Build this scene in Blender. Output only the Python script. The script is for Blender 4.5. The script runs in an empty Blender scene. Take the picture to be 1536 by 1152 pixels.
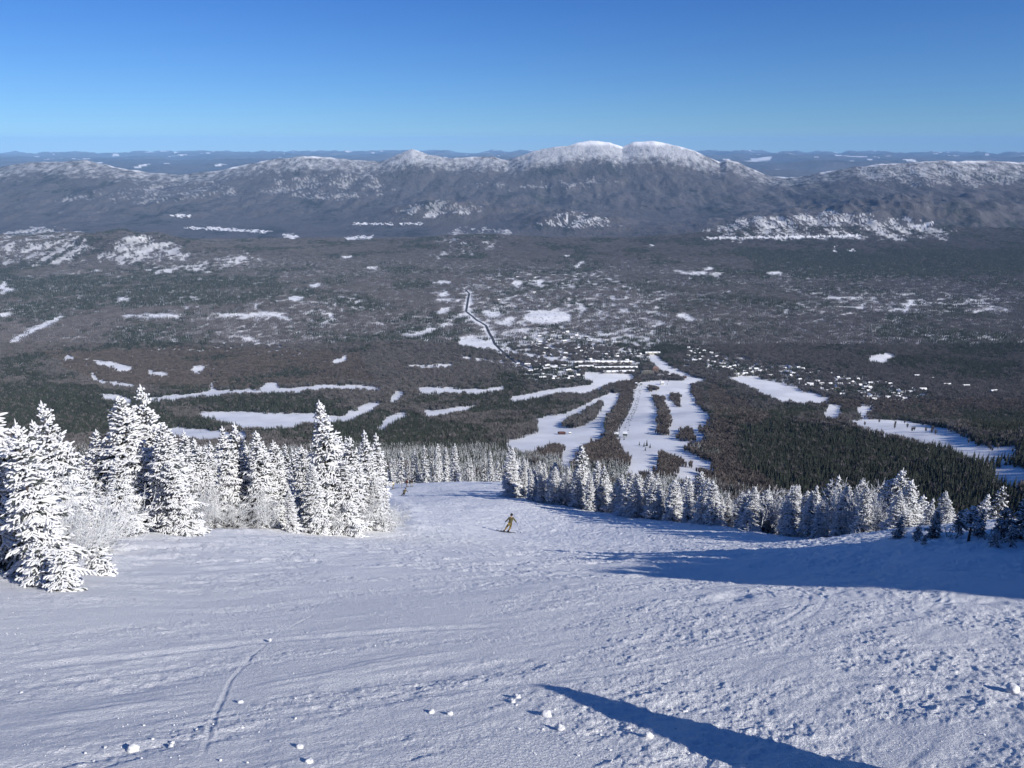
import bpy, bmesh, math, random, time
import numpy as np
from mathutils import Vector, Matrix
T0 = time.time()
rnd = random.Random(7)
rng = np.random.default_rng(11)
scene = bpy.context.scene
COL = scene.collection
R = math.radians

# ------------------------------------------------------------------ camera numbers
HFOV = R(68.0)
F = 768.0 / math.tan(HFOV / 2)
PITCH = math.atan((576 - 212) / F)
CP, SP = math.cos(PITCH), math.sin(PITCH)
SUN_AZ, SUN_EL = R(127.0), R(30.5)          # clockwise from the view direction, and height


def ray(px, py):
    """direction through a photo pixel, scaled so that its forward (y) part is 1"""
    xr = (np.asarray(px, float) - 768) / F
    yd = (np.asarray(py, float) - 576) / F
    Y = CP - yd * SP
    return xr / Y, -(SP + yd * CP) / Y


def proj(x, y, z):
    fw = np.maximum(y * CP - z * SP, 1e-3)
    dn = -y * SP - z * CP
    return 768 + F * x / fw, 576 + F * dn / fw


# ------------------------------------------------------------------ numpy noise
_perm = np.arange(256)
np.random.default_rng(3).shuffle(_perm)
_perm = np.concatenate([_perm, _perm, _perm])
_ang = np.random.default_rng(4).uniform(0, 2 * np.pi, 256)
_gx, _gy = np.cos(_ang), np.sin(_ang)


def noise(x, y, seed=0):
    x = np.asarray(x, float) + seed * 17.31
    y = np.asarray(y, float) + seed * 9.77
    xi = np.floor(x).astype(np.int64)
    yi = np.floor(y).astype(np.int64)
    fx, fy = x - xi, y - yi
    xi &= 255
    yi &= 255
    u = fx * fx * fx * (fx * (fx * 6 - 15) + 10)
    v = fy * fy * fy * (fy * (fy * 6 - 15) + 10)

    def g(ix, iy, dx, dy):
        h = _perm[_perm[ix] + iy]
        return _gx[h] * dx + _gy[h] * dy
    a = g(xi, yi, fx, fy)
    b = g(xi + 1, yi, fx - 1, fy)
    c = g(xi, yi + 1, fx, fy - 1)
    d = g(xi + 1, yi + 1, fx - 1, fy - 1)
    return (a + u * (b - a) + v * (c - a + u * (a - b - c + d))) * 1.5


def fbm(x, y, oct=4, seed=0, gain=.5):
    s, amp = 0, 1.0
    for o in range(oct):
        s = s + amp * noise(x, y, seed + o * 5)
        x, y = x * 2.03, y * 2.03
        amp *= gain
    return s


def sm(a, b, x):
    t = np.clip((x - a) / (b - a), 0, 1)
    return t * t * (3 - 2 * t)


def pchip(xk, yk):
    xk, yk = np.array(xk, float), np.array(yk, float)
    h = np.diff(xk)
    d = np.diff(yk) / h
    m = np.zeros_like(xk)
    for i in range(1, len(xk) - 1):
        if d[i - 1] * d[i] > 0:
            w1, w2 = 2 * h[i] + h[i - 1], h[i] + 2 * h[i - 1]
            m[i] = (w1 + w2) / (w1 / d[i - 1] + w2 / d[i])
    m[0], m[-1] = d[0], d[-1]

    def f(x):
        x = np.clip(np.asarray(x, float), xk[0], xk[-1])
        i = np.clip(np.searchsorted(xk, x) - 1, 0, len(xk) - 2)
        t = (x - xk[i]) / h[i]
        return ((1 + 2 * t) * (1 - t) ** 2 * yk[i] + t * (1 - t) ** 2 * h[i] * m[i]
                + t * t * (3 - 2 * t) * yk[i + 1] + t * t * (t - 1) * h[i] * m[i + 1])
    return f


# ------------------------------------------------------------------ terrain
B = pchip([-3000, -600, -100, 0, 20, 40, 60, 90, 120, 145, 170, 200, 300, 400, 500, 700, 1000, 1300, 1700, 2260, 3000, 4000, 5200, 8000, 14000, 200000],
          [160, 150, 49.9, -1.65, -11.95, -22.3, -32.9, -46.8, -58.9, -68.2, -79.5, -94.0, -139.5, -182, -223, -303, -416, -507, -606, -702, -770, -815, -840, -850, -850, -852])


def at_depth(px, py, y):
    u, v = ray(px, py)
    return u * y, y, v * y


# the near slope, nailed to what the photo shows (pixel, pixel, metres ahead)
CTRL = [(0, 872, 11.5), (140, 850, 17), (230, 803, 26), (430, 799, 36), (590, 803, 42), (640, 790, 50), (625, 765, 75), (590, 745, 115), (580, 737, 138),
        (760, 800, 60), (690, 722.5, 149), (745, 724, 147), (780, 750, 95), (900, 768, 80), (1000, 785, 66), (1100, 797, 56), (1220, 812, 46), (1300, 803, 38), (1400, 799, 30), (1536, 794, 24),
        (1200, 852, 19.5), (1450, 872, 13.5), (768, 1152, 3.5), (768, 900, 11), (200, 1152, 3.4), (1400, 1152, 3.6), (0, 1000, 6.1), (1536, 1000, 6.3), (300, 900, 11), (1000, 850, 19)]
cu, cy, cr = [], [], []
for px, py, y in CTRL:
    x, yy, z = at_depth(px, py, y)
    cu.append(math.atan2(x, y) * 1.6)
    cy.append(math.log(y))
    cr.append(float(z - B(y)))
for u in (-1.6, -1.3, 1.3, 1.6):
    for y in (4, 20, 80):
        cu.append(u); cy.append(math.log(y)); cr.append(0.0)
for u in (-1.1, -.5, 0, .5, 1.1):
    cu.append(u); cy.append(math.log(260)); cr.append(0.0)
cu, cy, cr = map(np.array, (cu, cy, cr))


def _tps(d2):
    return np.where(d2 > 1e-12, d2 * np.log(d2 + 1e-12), 0)


_n = len(cu)
_K = _tps((cu[:, None] - cu) ** 2 + (cy[:, None] - cy) ** 2) + np.eye(_n) * .004
_P = np.stack([np.ones(_n), cu, cy], 1)
_A = np.zeros((_n + 3, _n + 3))
_A[:_n, :_n], _A[:_n, _n:], _A[_n:, :_n] = _K, _P, _P.T
_w = np.linalg.solve(_A, np.concatenate([cr, np.zeros(3)]))


def near_resid(x, y):
    u = np.arctan2(x, np.maximum(y, .5)) * 1.6
    v = np.log(np.clip(np.hypot(x, y) * np.cos(np.clip(u / 1.6, -1.2, 1.2)), 2.5, 400))
    s = _w[_n] + _w[_n + 1] * u + _w[_n + 2] * v
    for i in range(_n):
        s = s + _w[i] * _tps((u - cu[i]) ** 2 + (v - cy[i]) ** 2)
    fade = (1 - sm(150, 260, np.hypot(x, y))) * sm(1.5, 4.0, y) * (1 - sm(.8, 1.1, np.abs(u / 1.6)))
    return np.clip(s, -4, 4) * fade


EDGE_R = [at_depth(*p)[:2] for p in [(1536, 794, 24), (1400, 799, 30), (1300, 803, 38), (1220, 812, 46), (1100, 797, 56), (1000, 785, 66), (900, 768, 80), (780, 750, 95), (757, 732, 130), (747, 724, 147)]]
EDGE_R = [(34, 10), (26, 16)] + [tuple(map(float, p)) for p in EDGE_R] + [(-4, 165), (-6, 200)]
EDGE_L = [at_depth(*p)[:2] for p in [(0, 872, 11.5), (140, 850, 17), (230, 803, 26), (430, 799, 36), (590, 803, 42), (640, 790, 50), (618, 765, 75), (588, 745, 115), (574, 738, 140)]]
EDGE_L = [(-14, -4), (-11, 6)] + [tuple(map(float, p)) for p in EDGE_L] + [(-34, 200)]


def signed_dist(x, y, line):
    """distance to an open polyline; positive on the right of its direction"""
    best = np.full(np.shape(x), 1e9)
    sgn = np.zeros(np.shape(x))
    for (ax, ay), (bx, by) in zip(line[:-1], line[1:]):
        dx, dy = bx - ax, by - ay
        t = np.clip(((x - ax) * dx + (y - ay) * dy) / (dx * dx + dy * dy), 0, 1)
        ex, ey = x - ax - t * dx, y - ay - t * dy
        d = np.hypot(ex, ey)
        s = np.sign(dx * ey - dy * ex)
        m = d < best
        best = np.where(m, d, best)
        sgn = np.where(m, -s, sgn)
    return best * sgn


HILLS = []


def hill(px, y, sx, sy, h, rot=0):
    u, _ = ray(px, 400)
    HILLS.append((float(u) * y, y, sx, sy, h, rot))


hill(60, 6100, 700, 420, 120); hill(205, 6000, 380, 300, 95); hill(330, 5700, 520, 260, 60)
hill(1320, 7900, 1300, 700, 210); hill(1130, 7300, 700, 350, 70)
hill(660, 8900, 520, 420, 190); hill(790, 9100, 380, 350, 120); hill(850, 8000, 450, 420, 150)
hill(715, 6700, 330, 420, 70); hill(420, 3600, 500, 300, 22); hill(130, 7600, 900, 500, 40)

_cp = [(-600, 262), (-300, 250), (0, 250), (40, 243), (90, 241), (130, 240), (172, 250), (220, 258), (270, 262), (330, 255), (400, 240), (450, 234), (520, 238), (570, 241),
       (600, 229), (618, 221), (640, 229), (680, 236), (740, 234.5), (762, 240), (800, 226), (850, 216), (885, 210), (915, 213.5), (934, 221), (950, 213.5), (980, 210.5), (1010, 216), (1040, 224),
       (1060, 234), (1080, 243), (1090, 238), (1104, 242), (1150, 262), (1180, 266), (1215, 262), (1260, 254), (1320, 246), (1400, 241), (1460, 242), (1536, 244), (1800, 236), (2200, 250)]
_cd = [(-600, 10500), (0, 10900), (200, 11300), (330, 11900), (450, 12200), (620, 12500), (885, 12500), (980, 12300), (1100, 11800), (1165, 11500), (1260, 10900), (1400, 10400), (1536, 10200), (2200, 10000)]
_cu = np.array([float(ray(a, b)[0]) for a, b in _cp])
_cyd = np.interp([a for a, b in _cp], [a for a, b in _cd], [b for a, b in _cd])
_cz = np.array([float(ray(a, b)[1]) for a, b in _cp]) * _cyd
_cz0 = _cz.copy()
_cz = _cz + (1 + _cu ** 2) * _cyd ** 2 / (2 * 7.43e6)

_SU = np.linspace(_cu[0], _cu[-1], 400)
_k = np.exp(-.5 * (np.arange(-30, 31) / 12.0) ** 2)
_SZ = np.convolve(np.pad(np.interp(_SU, _cu, _cz), 30, mode='edge'), _k / _k.sum(), mode='valid')


def H(x, y, detail=True):
    x, y = np.asarray(x, float), np.asarray(y, float)
    r = np.hypot(x, y)
    z = B(y) * 1.0
    near = r < 420
    rav = np.ones_like(r)
    if near.any():
        xn, yn = x[near], y[near]
        d = near_resid(xn, yn)
        s = signed_dist(xn, yn, EDGE_R)
        lip = np.maximum(0, s - 1.2)
        rav[near] = np.maximum(sm(5, 70, s), sm(200, 400, r[near]))
        fy = sm(0, 25, yn) * (1 - sm(190, 330, np.hypot(xn, yn)))
        d = d - fy * 13 * (1 - np.exp(-lip * .34 / 13 * 1.25))
        d = d + fy * (1 - sm(24, 60, yn) * .75) * .35 * np.exp(-((s + .2) / 2.4) ** 2) * sm(.25, .4, xn / np.maximum(yn, 1))
        sl = -signed_dist(xn, yn, EDGE_L)
        d = d - sm(0, 12, yn) * (1 - sm(190, 330, np.hypot(xn, yn))) * 5 * (1 - np.exp(-np.maximum(0, sl - 6) * .12 / 5))
        d = d + .16 * sm(0, 12, yn) * np.exp(-((sl - .3) / 1.3) ** 2) * (1 + noise(xn * .35, yn * .35, 4))
        if detail:
            d = d + .10 * noise(xn / 5, yn / 7, 31) * sm(3, 12, yn) + .25 * noise(xn / 16, yn / 22, 32) * sm(10, 40, yn)
        z = z.copy()
        z[near] += d
    z = z - rav * 62 * np.exp(-.5 * ((x - 250) / 150) ** 2 - .5 * ((y - 430) / 230) ** 2)
    # the dark wooded spur on the right
    ax, ay, bx, by = 400, 1330, 660, 960
    dx, dy = bx - ax, by - ay
    t = np.clip(((x - ax) * dx + (y - ay) * dy) / (dx * dx + dy * dy), -.05, 1.3)
    dd = np.hypot(x - ax - t * dx, y - ay - t * dy)
    z = z + 34 * np.exp(-.5 * (dd / 150) ** 2)
    w = sm(500, 1600, y)
    far = y > 450
    if far.any():
        xf, yf = x[far], y[far]
        n = 16 * fbm(xf / 1500, yf / 1500, 3, 40) * sm(2400, 4000, yf) + 7 * fbm(xf / 420, yf / 420, 3, 44)
        n = n * w[far]
        for hx, hy, sx, sy, hh, rot in HILLS:
            g = hh * np.exp(-.5 * ((xf - hx) / sx) ** 2 - .5 * ((yf - hy) / sy) ** 2)
            n = n + g * (1 + .25 * fbm(xf / 260, yf / 330, 3, 60))
        u = xf / yf
        u = u + .006 * fbm(xf / 700, yf / 1100, 2, 66) * sm(0, 1500, np.abs(yf - np.interp(u, _cu, _cyd)))
        zc = np.interp(u, _cu, _cz)
        yc = np.interp(u, _cu, _cyd)
        zs_ = np.interp(u, _SU, _SZ)
        zc = zs_ + (zc - zs_) * sm(.55, .98, (yf - yc + 3600) / 3600)
        yb = yc - 3600
        tt = (yf - yb) / 3600
        lift = np.maximum(zc + 850, 0)
        up = np.where(tt < 1, .3 * np.clip(tt, 0, 1) + .7 * np.clip(tt, 0, 1) ** 2.4, np.clip(1 - (tt - 1) * .9, 0, 1) ** 1.4)
        sp = fbm(xf / 700, yf / 2400, 4, 70)
        bell = np.clip(tt, 0, 1) * np.clip(1.02 - tt, 0, 1) * 4
        n = n + lift * up * (tt > 0) + np.where((tt > 0) & (tt < 1.03), (46 * (.35 - np.abs(sp)) + 30 * fbm(xf / 330, yf / 500, 4, 75)) * bell, 0)
        n = n + np.where((tt > .8) & (tt < 1.3), 9 * fbm(xf / 160, yf / 400, 3, 78) - 2, 0)
        dist = sm(15500, 24000, yf)
        rid = .62 - np.abs(fbm(xf / 11000, yf / 8000, 4, 80))
        n = n + dist * (rid * 480 + sm(34000, 48000, yf) * 420 * (.45 - np.abs(fbm(xf / 4200, yf / 9000, 3, 88))) + 70 * fbm(xf / 2200, yf / 2200, 3, 85))
        z = z.copy()
        z[far] += n
    return z - (x * x + y * y) / (2 * 7.43e6)


def hit(px, py, y0=2.5, y1=60000, n=650):
    """where the ray through a photo pixel first meets the ground"""
    u, v = ray(px, py)
    ys = np.geomspace(y0, y1, n)
    g = v * ys - H(u * ys, ys, False)
    i = np.argmax(g < 0)
    if g[i] >= 0:
        return None
    if i == 0:
        y = ys[0]
    else:
        a, b = g[i - 1], g[i]
        y = ys[i - 1] + (ys[i] - ys[i - 1]) * a / (a - b)
    return float(u * y), float(y), float(H(np.array([u * y]), np.array([y]))[0])


def H1(x, y):
    return float(H(np.array([x]), np.array([y]))[0])


def inpoly(px, py, poly):
    px, py = np.asarray(px), np.asarray(py)
    res = np.zeros(px.shape, bool)
    n = len(poly)
    for i in range(n):
        x1, y1 = poly[i]
        x2, y2 = poly[(i + 1) % n]
        if y1 == y2:
            continue
        c = ((y1 > py) != (y2 > py)) & (px < (x2 - x1) * (py - y1) / (y2 - y1) + x1)
        res ^= c
    return res


# ------------------------------------------------------------------ clearings, trails, frozen ponds (traced, laid out on the terrain)
CLEAR = [
    [(12, 511), (16, 514), (91, 478), (93, 472), (83, 476), (62, 485), (39, 497), (21, 506)],
    [(198, 472), (266, 470.5), (266, 474), (216, 475.5), (177, 474)],
    [(135, 540), (167, 542), (177, 545), (200, 550), (195, 555), (180, 556.5), (172, 552)],
    [(221, 555), (256, 560.5), (222, 561.5)], [(285, 552), (294, 549), (316, 546), (303, 553.6), (294, 560)],
    [(134, 561.5), (142, 559), (146, 567), (142, 570.5)], [(144, 569), (203, 577.5), (202, 580), (146, 572.5)],
    [(148, 590), (177, 592.5), (198, 597), (197, 604), (180, 600), (156, 595)],
    [(219, 597), (250, 593), (286, 591), (313, 586.5), (357, 585), (388, 582.5), (388, 587), (357, 589), (318, 590.5), (286, 594), (219, 600.5)],
    [(313, 575), (322, 573), (322, 586), (316, 588)],
    [(388, 582.5), (401, 574.5), (416, 574), (414, 581), (432, 582.5), (484, 577), (539, 577.5), (575, 582), (562, 584.5), (536, 582), (484, 581.5), (435, 587), (406, 586), (388, 587)],
    [(284, 617), (302, 619.5), (321, 617), (373, 618), (428, 620.5), (466, 619), (493, 622), (510, 625), (543, 608), (559, 602.2), (575, 602.5), (559, 612.5), (521, 630), (493, 633), (461, 631), (439, 638), (395, 641), (373, 640), (346, 633), (310, 624)],
    [(563, 643), (584, 623), (603, 619), (614, 620.5), (584, 634), (570, 645)], [(583, 601.5), (591, 586), (609, 587), (596, 601)],
    [(627, 582), (640, 579.5), (679, 581.5), (718, 584), (758, 579.5), (755, 583), (718, 588), (679, 588), (630, 587)],
    [(633, 616), (653, 615.5), (679, 611.5), (716, 607), (705, 612), (674, 618), (656, 623.5), (640, 622)],
    [(601, 548.5), (640, 546), (682, 545.5), (674, 549.5), (640, 550.5)], [(497, 541), (518, 533.5), (521, 537.5), (500, 545)],
    [(484, 465), (497, 471), (506, 476.5), (500, 479.5), (484, 484), (480, 483), (497, 478)],
    [(315, 469), (359, 470), (403, 468), (427, 471), (440, 479), (430, 480), (414, 474), (380, 472), (340, 474)],
    [(463, 429), (479, 423), (485, 425), (474, 430.5)], [(429, 447), (440, 443), (461, 445), (442, 453)],
    [(606, 501), (635, 496), (640, 490.5), (657, 492), (640, 498.5), (614, 503)], [(635, 508.5), (653, 502.5), (640, 510)],
    [(685, 515), (690, 505.5), (718, 505.5), (745, 518), (729, 518), (705, 515.5)], [(695, 514), (745, 521), (790, 530), (790, 532), (745, 524), (695, 517)],
    [(692, 534), (761, 543), (761, 546), (692, 536.5)],
    [(648, 424), (678, 421.2), (677, 424.4)], [(656, 441.7), (664, 435), (677, 440), (666, 446)], [(653, 448), (695, 449), (693, 451.5), (655, 450.5)], [(656, 468), (661, 461), (678, 463), (659, 472)],
    [(785, 478), (798, 466), (840, 465), (861, 476), (855, 482), (824, 484), (798, 482.5)], [(720, 466), (746, 466), (756, 472.5), (736, 475)], [(745, 484), (759, 479), (776, 475), (767, 486), (749, 488)],
    [(767, 422), (785, 423), (777, 432)], [(798, 419), (819, 422), (808, 428)], [(866, 394), (876, 391.5), (868, 400), (859, 402)],
    [(1012, 405.5), (1027, 407.5), (1064, 408.8), (1085, 408.5), (1082, 411.5), (1032, 411.5)], [(1048, 405), (1064, 399), (1074, 404)], [(1009, 472), (1027, 469.5), (1044, 477), (1038, 482), (1027, 477)],
    [(1302, 534.5), (1330, 529.5), (1343, 531.5), (1323, 542.5), (1309, 542)],
    # the trails above the base village
    [(763, 596), (801, 589), (834, 582.5), (862, 580.5), (885, 577), (890, 570), (876, 564.6), (875, 556), (892, 557), (909, 560), (951, 561), (952, 567), (934.5, 568), (918, 571.5), (904, 578.5), (881, 588), (871, 591), (866.5, 586.5), (834, 588), (806, 594), (770, 599.5)],
    [(803, 629), (822, 623), (845.5, 620), (871, 610.5), (890, 599), (918, 588.5), (931, 589.5), (927.5, 601), (913, 622), (909, 641), (902, 653), (890, 658), (871, 665), (871, 679), (857, 690), (838, 690), (843, 669), (841, 662), (827, 660), (806, 672), (782, 673), (759, 668), (757.6, 663), (787, 655), (806, 650), (804, 638)],
    [(925, 657), (925, 648), (937, 627), (948.6, 598.6), (951, 585), (955.6, 575), (972, 571), (1037.6, 571), (1036.5, 587), (1047, 608), (1064.6, 622), (1061, 634), (1049, 638), (1052, 650), (1059, 657), (1042, 662), (1021, 671), (1028, 676), (1049, 685), (1075, 699), (1070, 703), (1047, 693), (1021, 682), (993, 672), (974, 670), (965, 674), (958, 682), (946, 684), (927.5, 663)],
    [(939, 702), (951, 683), (974, 677.5), (993, 680), (988, 696), (974, 704), (951, 708)], [(1009, 699), (1033, 701), (1049, 709), (1045, 722), (1021, 716)],
    [(970, 531.5), (983, 531.5), (998.5, 544.5), (1040, 565.5), (1060, 569.5), (1040, 573), (1017, 561.5), (988, 552), (978, 541)],
    [(1089, 563.5), (1131, 564.8), (1171, 576), (1221.5, 590), (1248, 597), (1235, 601.5), (1195, 603), (1168, 598), (1131, 582)],
    [(1232, 622), (1242, 607), (1262, 608.5), (1262, 627)], [(1285, 622), (1289, 608.5), (1309, 608.5), (1302, 622)],
    [(1262, 631), (1305.5, 628.5), (1356, 630.5), (1423, 643.5), (1470, 667.5), (1524, 670.5), (1530, 676), (1500, 681.5), (1467, 682), (1423, 665.5), (1356, 654), (1305.5, 640)],
    [(1494, 691), (1514, 697.5), (1545, 708), (1545, 724), (1507, 716), (1490, 706)],
    [(247, 640), (300, 644), (370, 649), (373, 657), (300, 658), (250, 652)],
    [(694, 433), (702, 433), (709, 440), (704, 467), (720, 479), (734, 487), (744, 507), (748, 518), (736, 518), (733, 507), (724, 490), (711, 483), (693, 469), (699, 441)],
    [(788, 530), (860, 540), (960, 541.5), (960, 543.5), (860, 542.5), (788, 532.5)], [(742, 518), (770, 540), (800, 552), (797, 554), (766, 542), (739, 519)], [(660, 490), (694, 468), (696, 470), (663, 492)],
    # far ponds and fields
    [(270, 341.5), (320, 340.5), (380, 344.5), (408, 346.5), (400, 349.5), (340, 346.5)], [(425, 352), (440, 351), (452, 355), (440, 358.5), (424, 355.5)], [(515, 355), (535, 353.7), (560, 353.7), (558, 358.5), (520, 360)],
    [(530, 334.5), (590, 334.5), (590, 337), (530, 337)], [(600, 334.5), (640, 334.5), (632, 336.5), (602, 336.5)], [(253, 322.5), (285, 321.5), (284, 325.5), (255, 324.5)], [(546, 402), (565, 399.5), (563, 404.5)], [(512, 384), (528, 383), (530, 387), (515, 387)],
    [(1060, 355.5), (1200, 353.5), (1290, 352), (1300, 354.3), (1200, 357.3), (1060, 358.3)], [(1355, 467), (1364, 450), (1371, 451), (1362, 467)], [(1250, 372), (1256, 367), (1254, 381), (1250, 379)], [(1268, 377), (1280, 372), (1284, 377)],
    [(0, 420), (14, 424), (8, 430), (25, 434), (0, 441)], [(0, 469), (18, 470), (10, 475), (0, 475)], [(165, 452), (185, 446), (195, 446), (178, 452)],
    [(1360, 340), (1400, 333), (1402, 335), (1364, 343)], [(968, 368), (985, 366.5), (980, 369.5)], [(836, 382), (856, 383), (850, 385.5)],
    [(1150, 408), (1172, 407), (1174, 412), (1150, 412)], [(360, 505), (370, 502), (384, 507), (370, 511)], [(93, 535), (108, 533), (112, 537), (95, 538)], [(255, 510), (268, 505), (262, 512)],
]
ISLANDS = [
    [(834, 634), (871, 617), (902, 598.6), (904, 605.6), (890, 629), (878, 638), (857, 643), (834, 637)],
    [(977, 590), (995.5, 591.6), (1000, 610), (1007, 622), (1000, 652.5), (984, 651), (988, 634), (988, 612.6), (979, 601)],
    [(1002.5, 584.5), (1020, 588), (1019, 611.5), (1007, 603)], [(972, 575.5), (987, 576), (986, 586), (974, 586)],
    [(1018, 637), (1037.6, 636), (1044.7, 662), (1019, 662)],
]
SPECKLE = [  # polygon, share of snow, stretch of the patches across / along the view
    ([(740, 410), (900, 410), (1000, 440), (1010, 500), (960, 528), (1000, 545), (960, 560), (860, 560), (760, 535), (715, 500), (690, 420)], .40, 9, 18),
    ([(1030, 520), (1100, 530), (1250, 560), (1390, 580), (1400, 600), (1330, 605), (1220, 590), (1080, 560), (1030, 555)], .52, 7, 10),
    ([(760, 545), (860, 548), (900, 565), (870, 580), (800, 575), (755, 560)], .47, 14, 10),
    ([(0, 350), (60, 341), (122, 346), (138, 372), (115, 402), (30, 398), (0, 392)], .55, 15, 110), ([(148, 393), (182, 354), (225, 353), (285, 380), (270, 389), (200, 398)], .58, 15, 110),
    ([(205, 402), (290, 396), (384, 374), (388, 394), (330, 404), (240, 412)], .50, 14, 100), ([(60, 404), (200, 409), (180, 415), (90, 413)], .42, 14, 60),
    ([(0, 400), (300, 415), (700, 400), (1536, 380), (1536, 540), (1100, 515), (700, 505), (500, 560), (0, 570)], .20, 26, 16),
    ([(1060, 345), (1130, 326), (1250, 318), (1330, 322), (1430, 345), (1430, 360), (1060, 360)], .50, 20, 120),
    ([(605, 318), (620, 305), (650, 302), (720, 310), (700, 320), (640, 324)], .5, 22, 110), ([(800, 335), (850, 318), (910, 330), (930, 338), (860, 342)], .42, 22, 110),
    ([(650, 360), (690, 340), (760, 345), (760, 372), (700, 385), (640, 390)], .36, 18, 120), ([(1200, 438), (1500, 438), (1510, 468), (1200, 472)], .40, 40, 30),
    ([(240, 440), (540, 440), (540, 465), (380, 480), (230, 470)], .33, 16, 40), ([(320, 495), (470, 495), (460, 540), (340, 535)], .30, 14, 30),
    ([(150, 285), (330, 270), (360, 295), (200, 305), (80, 300)], .33, 30, 110), ([(420, 265), (560, 260), (600, 285), (500, 300), (380, 290)], .31, 30, 120),
    ([(1290, 250), (1536, 246), (1536, 275), (1380, 280), (1300, 270)], .40, 26, 160), ([(690, 280), (900, 268), (930, 275), (800, 285)], .30, 45, 90),
    ([(700, 500), (960, 495), (1000, 545), (860, 548), (740, 530)], .42, 8, 13),
]
DARK = [
    ([(1105, 645), (1160, 634), (1300, 655), (1450, 692), (1500, 717), (1540, 745), (1540, 790), (1250, 790), (1180, 745), (1110, 700)], .97),
    ([(0, 575), (130, 580), (240, 602), (280, 640), (100, 660), (0, 650)], .85), ([(240, 600), (480, 590), (520, 606), (480, 622), (260, 618)], .7),
    ([(1060, 575), (1180, 600), (1240, 630), (1090, 640), (1050, 600)], .5),
    ([(480, 612), (620, 622), (760, 660), (790, 705), (480, 705)], .8), ([(760, 600), (860, 590), (945, 572), (930, 590), (830, 622), (760, 650), (700, 660), (690, 620)], .45),
    ([(1440, 615), (1540, 620), (1540, 660), (1450, 650)], .85), ([(1100, 375), (1540, 375), (1540, 415), (1150, 420)], .75), ([(0, 415), (420, 415), (420, 455), (0, 470)], .65),
]
BROWN = [([(1062, 575), (1105, 598), (1160, 632), (1110, 655), (1180, 745), (1090, 735), (1070, 680)], 1), ([(905, 575), (960, 568), (952, 600), (925, 655), (905, 655), (930, 590)], 1), ([(870, 660), (960, 655), (965, 700), (860, 700)], 1), ([(970, 575), (1050, 575), (1070, 680), (970, 670)], 1),
         ([(820, 660), (850, 655), (850, 690), (810, 690)], 1), ([(985, 670), (1100, 690), (1110, 730), (985, 720)], 1), ([(60, 530), (300, 522), (540, 530), (560, 575), (300, 585), (150, 578)], .33), ([(1180, 600), (1536, 600), (1536, 640), (1300, 625)], .8)]


def clear_mask(px, py):
    """True where the ground lies open under snow, in photo pixels"""
    ja = np.where((px > 745) & (px < 1085) & (py > 560), .45, 1.0)
    jx = px + ja * 2.6 * fbm(px / 7, py / 4.0, 3, 5, .7)
    jy = py + ja * 1.7 * fbm(px / 8, py / 3.5, 3, 8, .7)
    m = np.zeros(px.shape, bool)
    ok = (py > 300) & (py < 730)
    if ok.any():
        a, b = jx[ok], jy[ok]
        mm = np.zeros(a.shape, bool)
        for p in CLEAR:
            mm |= inpoly(a, b, p)
        for p in ISLANDS:
            mm &= ~inpoly(a, b, p)
        q = py[ok]
        mm &= fbm(px[ok] / 5, q / 2.2, 3, 9, .75) > np.where(q < 560, -.42, np.where((px[ok] > 745) & (px[ok] < 1085), -9, -.8))
        m[ok] = mm
    return m


def speckle_mask(px, py, x, y):
    m = np.zeros(px.shape, bool)
    for poly, share, sx, sy in SPECKLE:
        i = inpoly(px + 14 * fbm(px / 22, py / 9, 3, 12), py + 6 * fbm(px / 22, py / 9, 3, 13), poly)
        if i.any():
            n = .75 * fbm((x[i] + .3 * y[i]) / sx, y[i] / sy, 3, 21, .75) + .7 * fbm(x[i] / (sx * 7), y[i] / (sy * 3.5), 3, 22, .6)
            m[i] |= n > (.5 - share) * 2.1
    return m


def weight_in(px, py, polys):
    w = np.zeros(px.shape)
    jx, jy = px + 10 * noise(px / 25, py / 14, 15), py + 5 * noise(px / 25, py / 14, 16)
    for p, v in polys:
        w = np.maximum(w, v * inpoly(jx, jy, p))
    return w


# ------------------------------------------------------------------ object helpers
def link(o, parent=None):
    COL.objects.link(o)
    if parent is not None:
        o.parent = parent
    return o


def tag(o, label=None, cat=None, group=None, kind=None):
    if label: o['label'] = label
    if cat: o['category'] = cat
    if group: o['group'] = group
    if kind: o['kind'] = kind
    return o


def empty(name, loc=(0, 0, 0), rz=0, s=1.0):
    o = bpy.data.objects.new(name, None)
    o.empty_display_size = .2
    o.location = loc
    o.rotation_euler = (0, 0, rz)
    o.scale = (s, s, s)
    return link(o)


def mesh_np(name, V, faces, mats, smooth=False, mi=None):
    """V (n,3); faces: list of (m,3|4) int arrays"""
    me = bpy.data.meshes.new(name)
    V = np.asarray(V, np.float32)
    me.vertices.add(len(V))
    me.vertices.foreach_set('co', V.ravel())
    faces = [np.asarray(f, np.int32) for f in faces if len(f)]
    nl = sum(f.size for f in faces)
    nf = sum(len(f) for f in faces)
    me.loops.add(nl)
    me.polygons.add(nf)
    me.loops.foreach_set('vertex_index', np.concatenate([f.ravel() for f in faces]))
    tot = np.concatenate([np.full(len(f), f.shape[1], np.int32) for f in faces])
    st = np.concatenate([[0], np.cumsum(tot)[:-1]]).astype(np.int32)
    me.polygons.foreach_set('loop_start', st)
    me.polygons.foreach_set('loop_total', tot)
    if smooth:
        me.polygons.foreach_set('use_smooth', np.ones(nf, bool))
    for m in (mats if isinstance(mats, (list, tuple)) else [mats]):
        me.materials.append(m)
    if mi is not None:
        me.polygons.foreach_set('material_index', np.asarray(mi, np.int32))
    me.update(calc_edges=True)
    return me


def mesh_obj(name, me, parent=None):
    return link(bpy.data.objects.new(name, me), parent)


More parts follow.
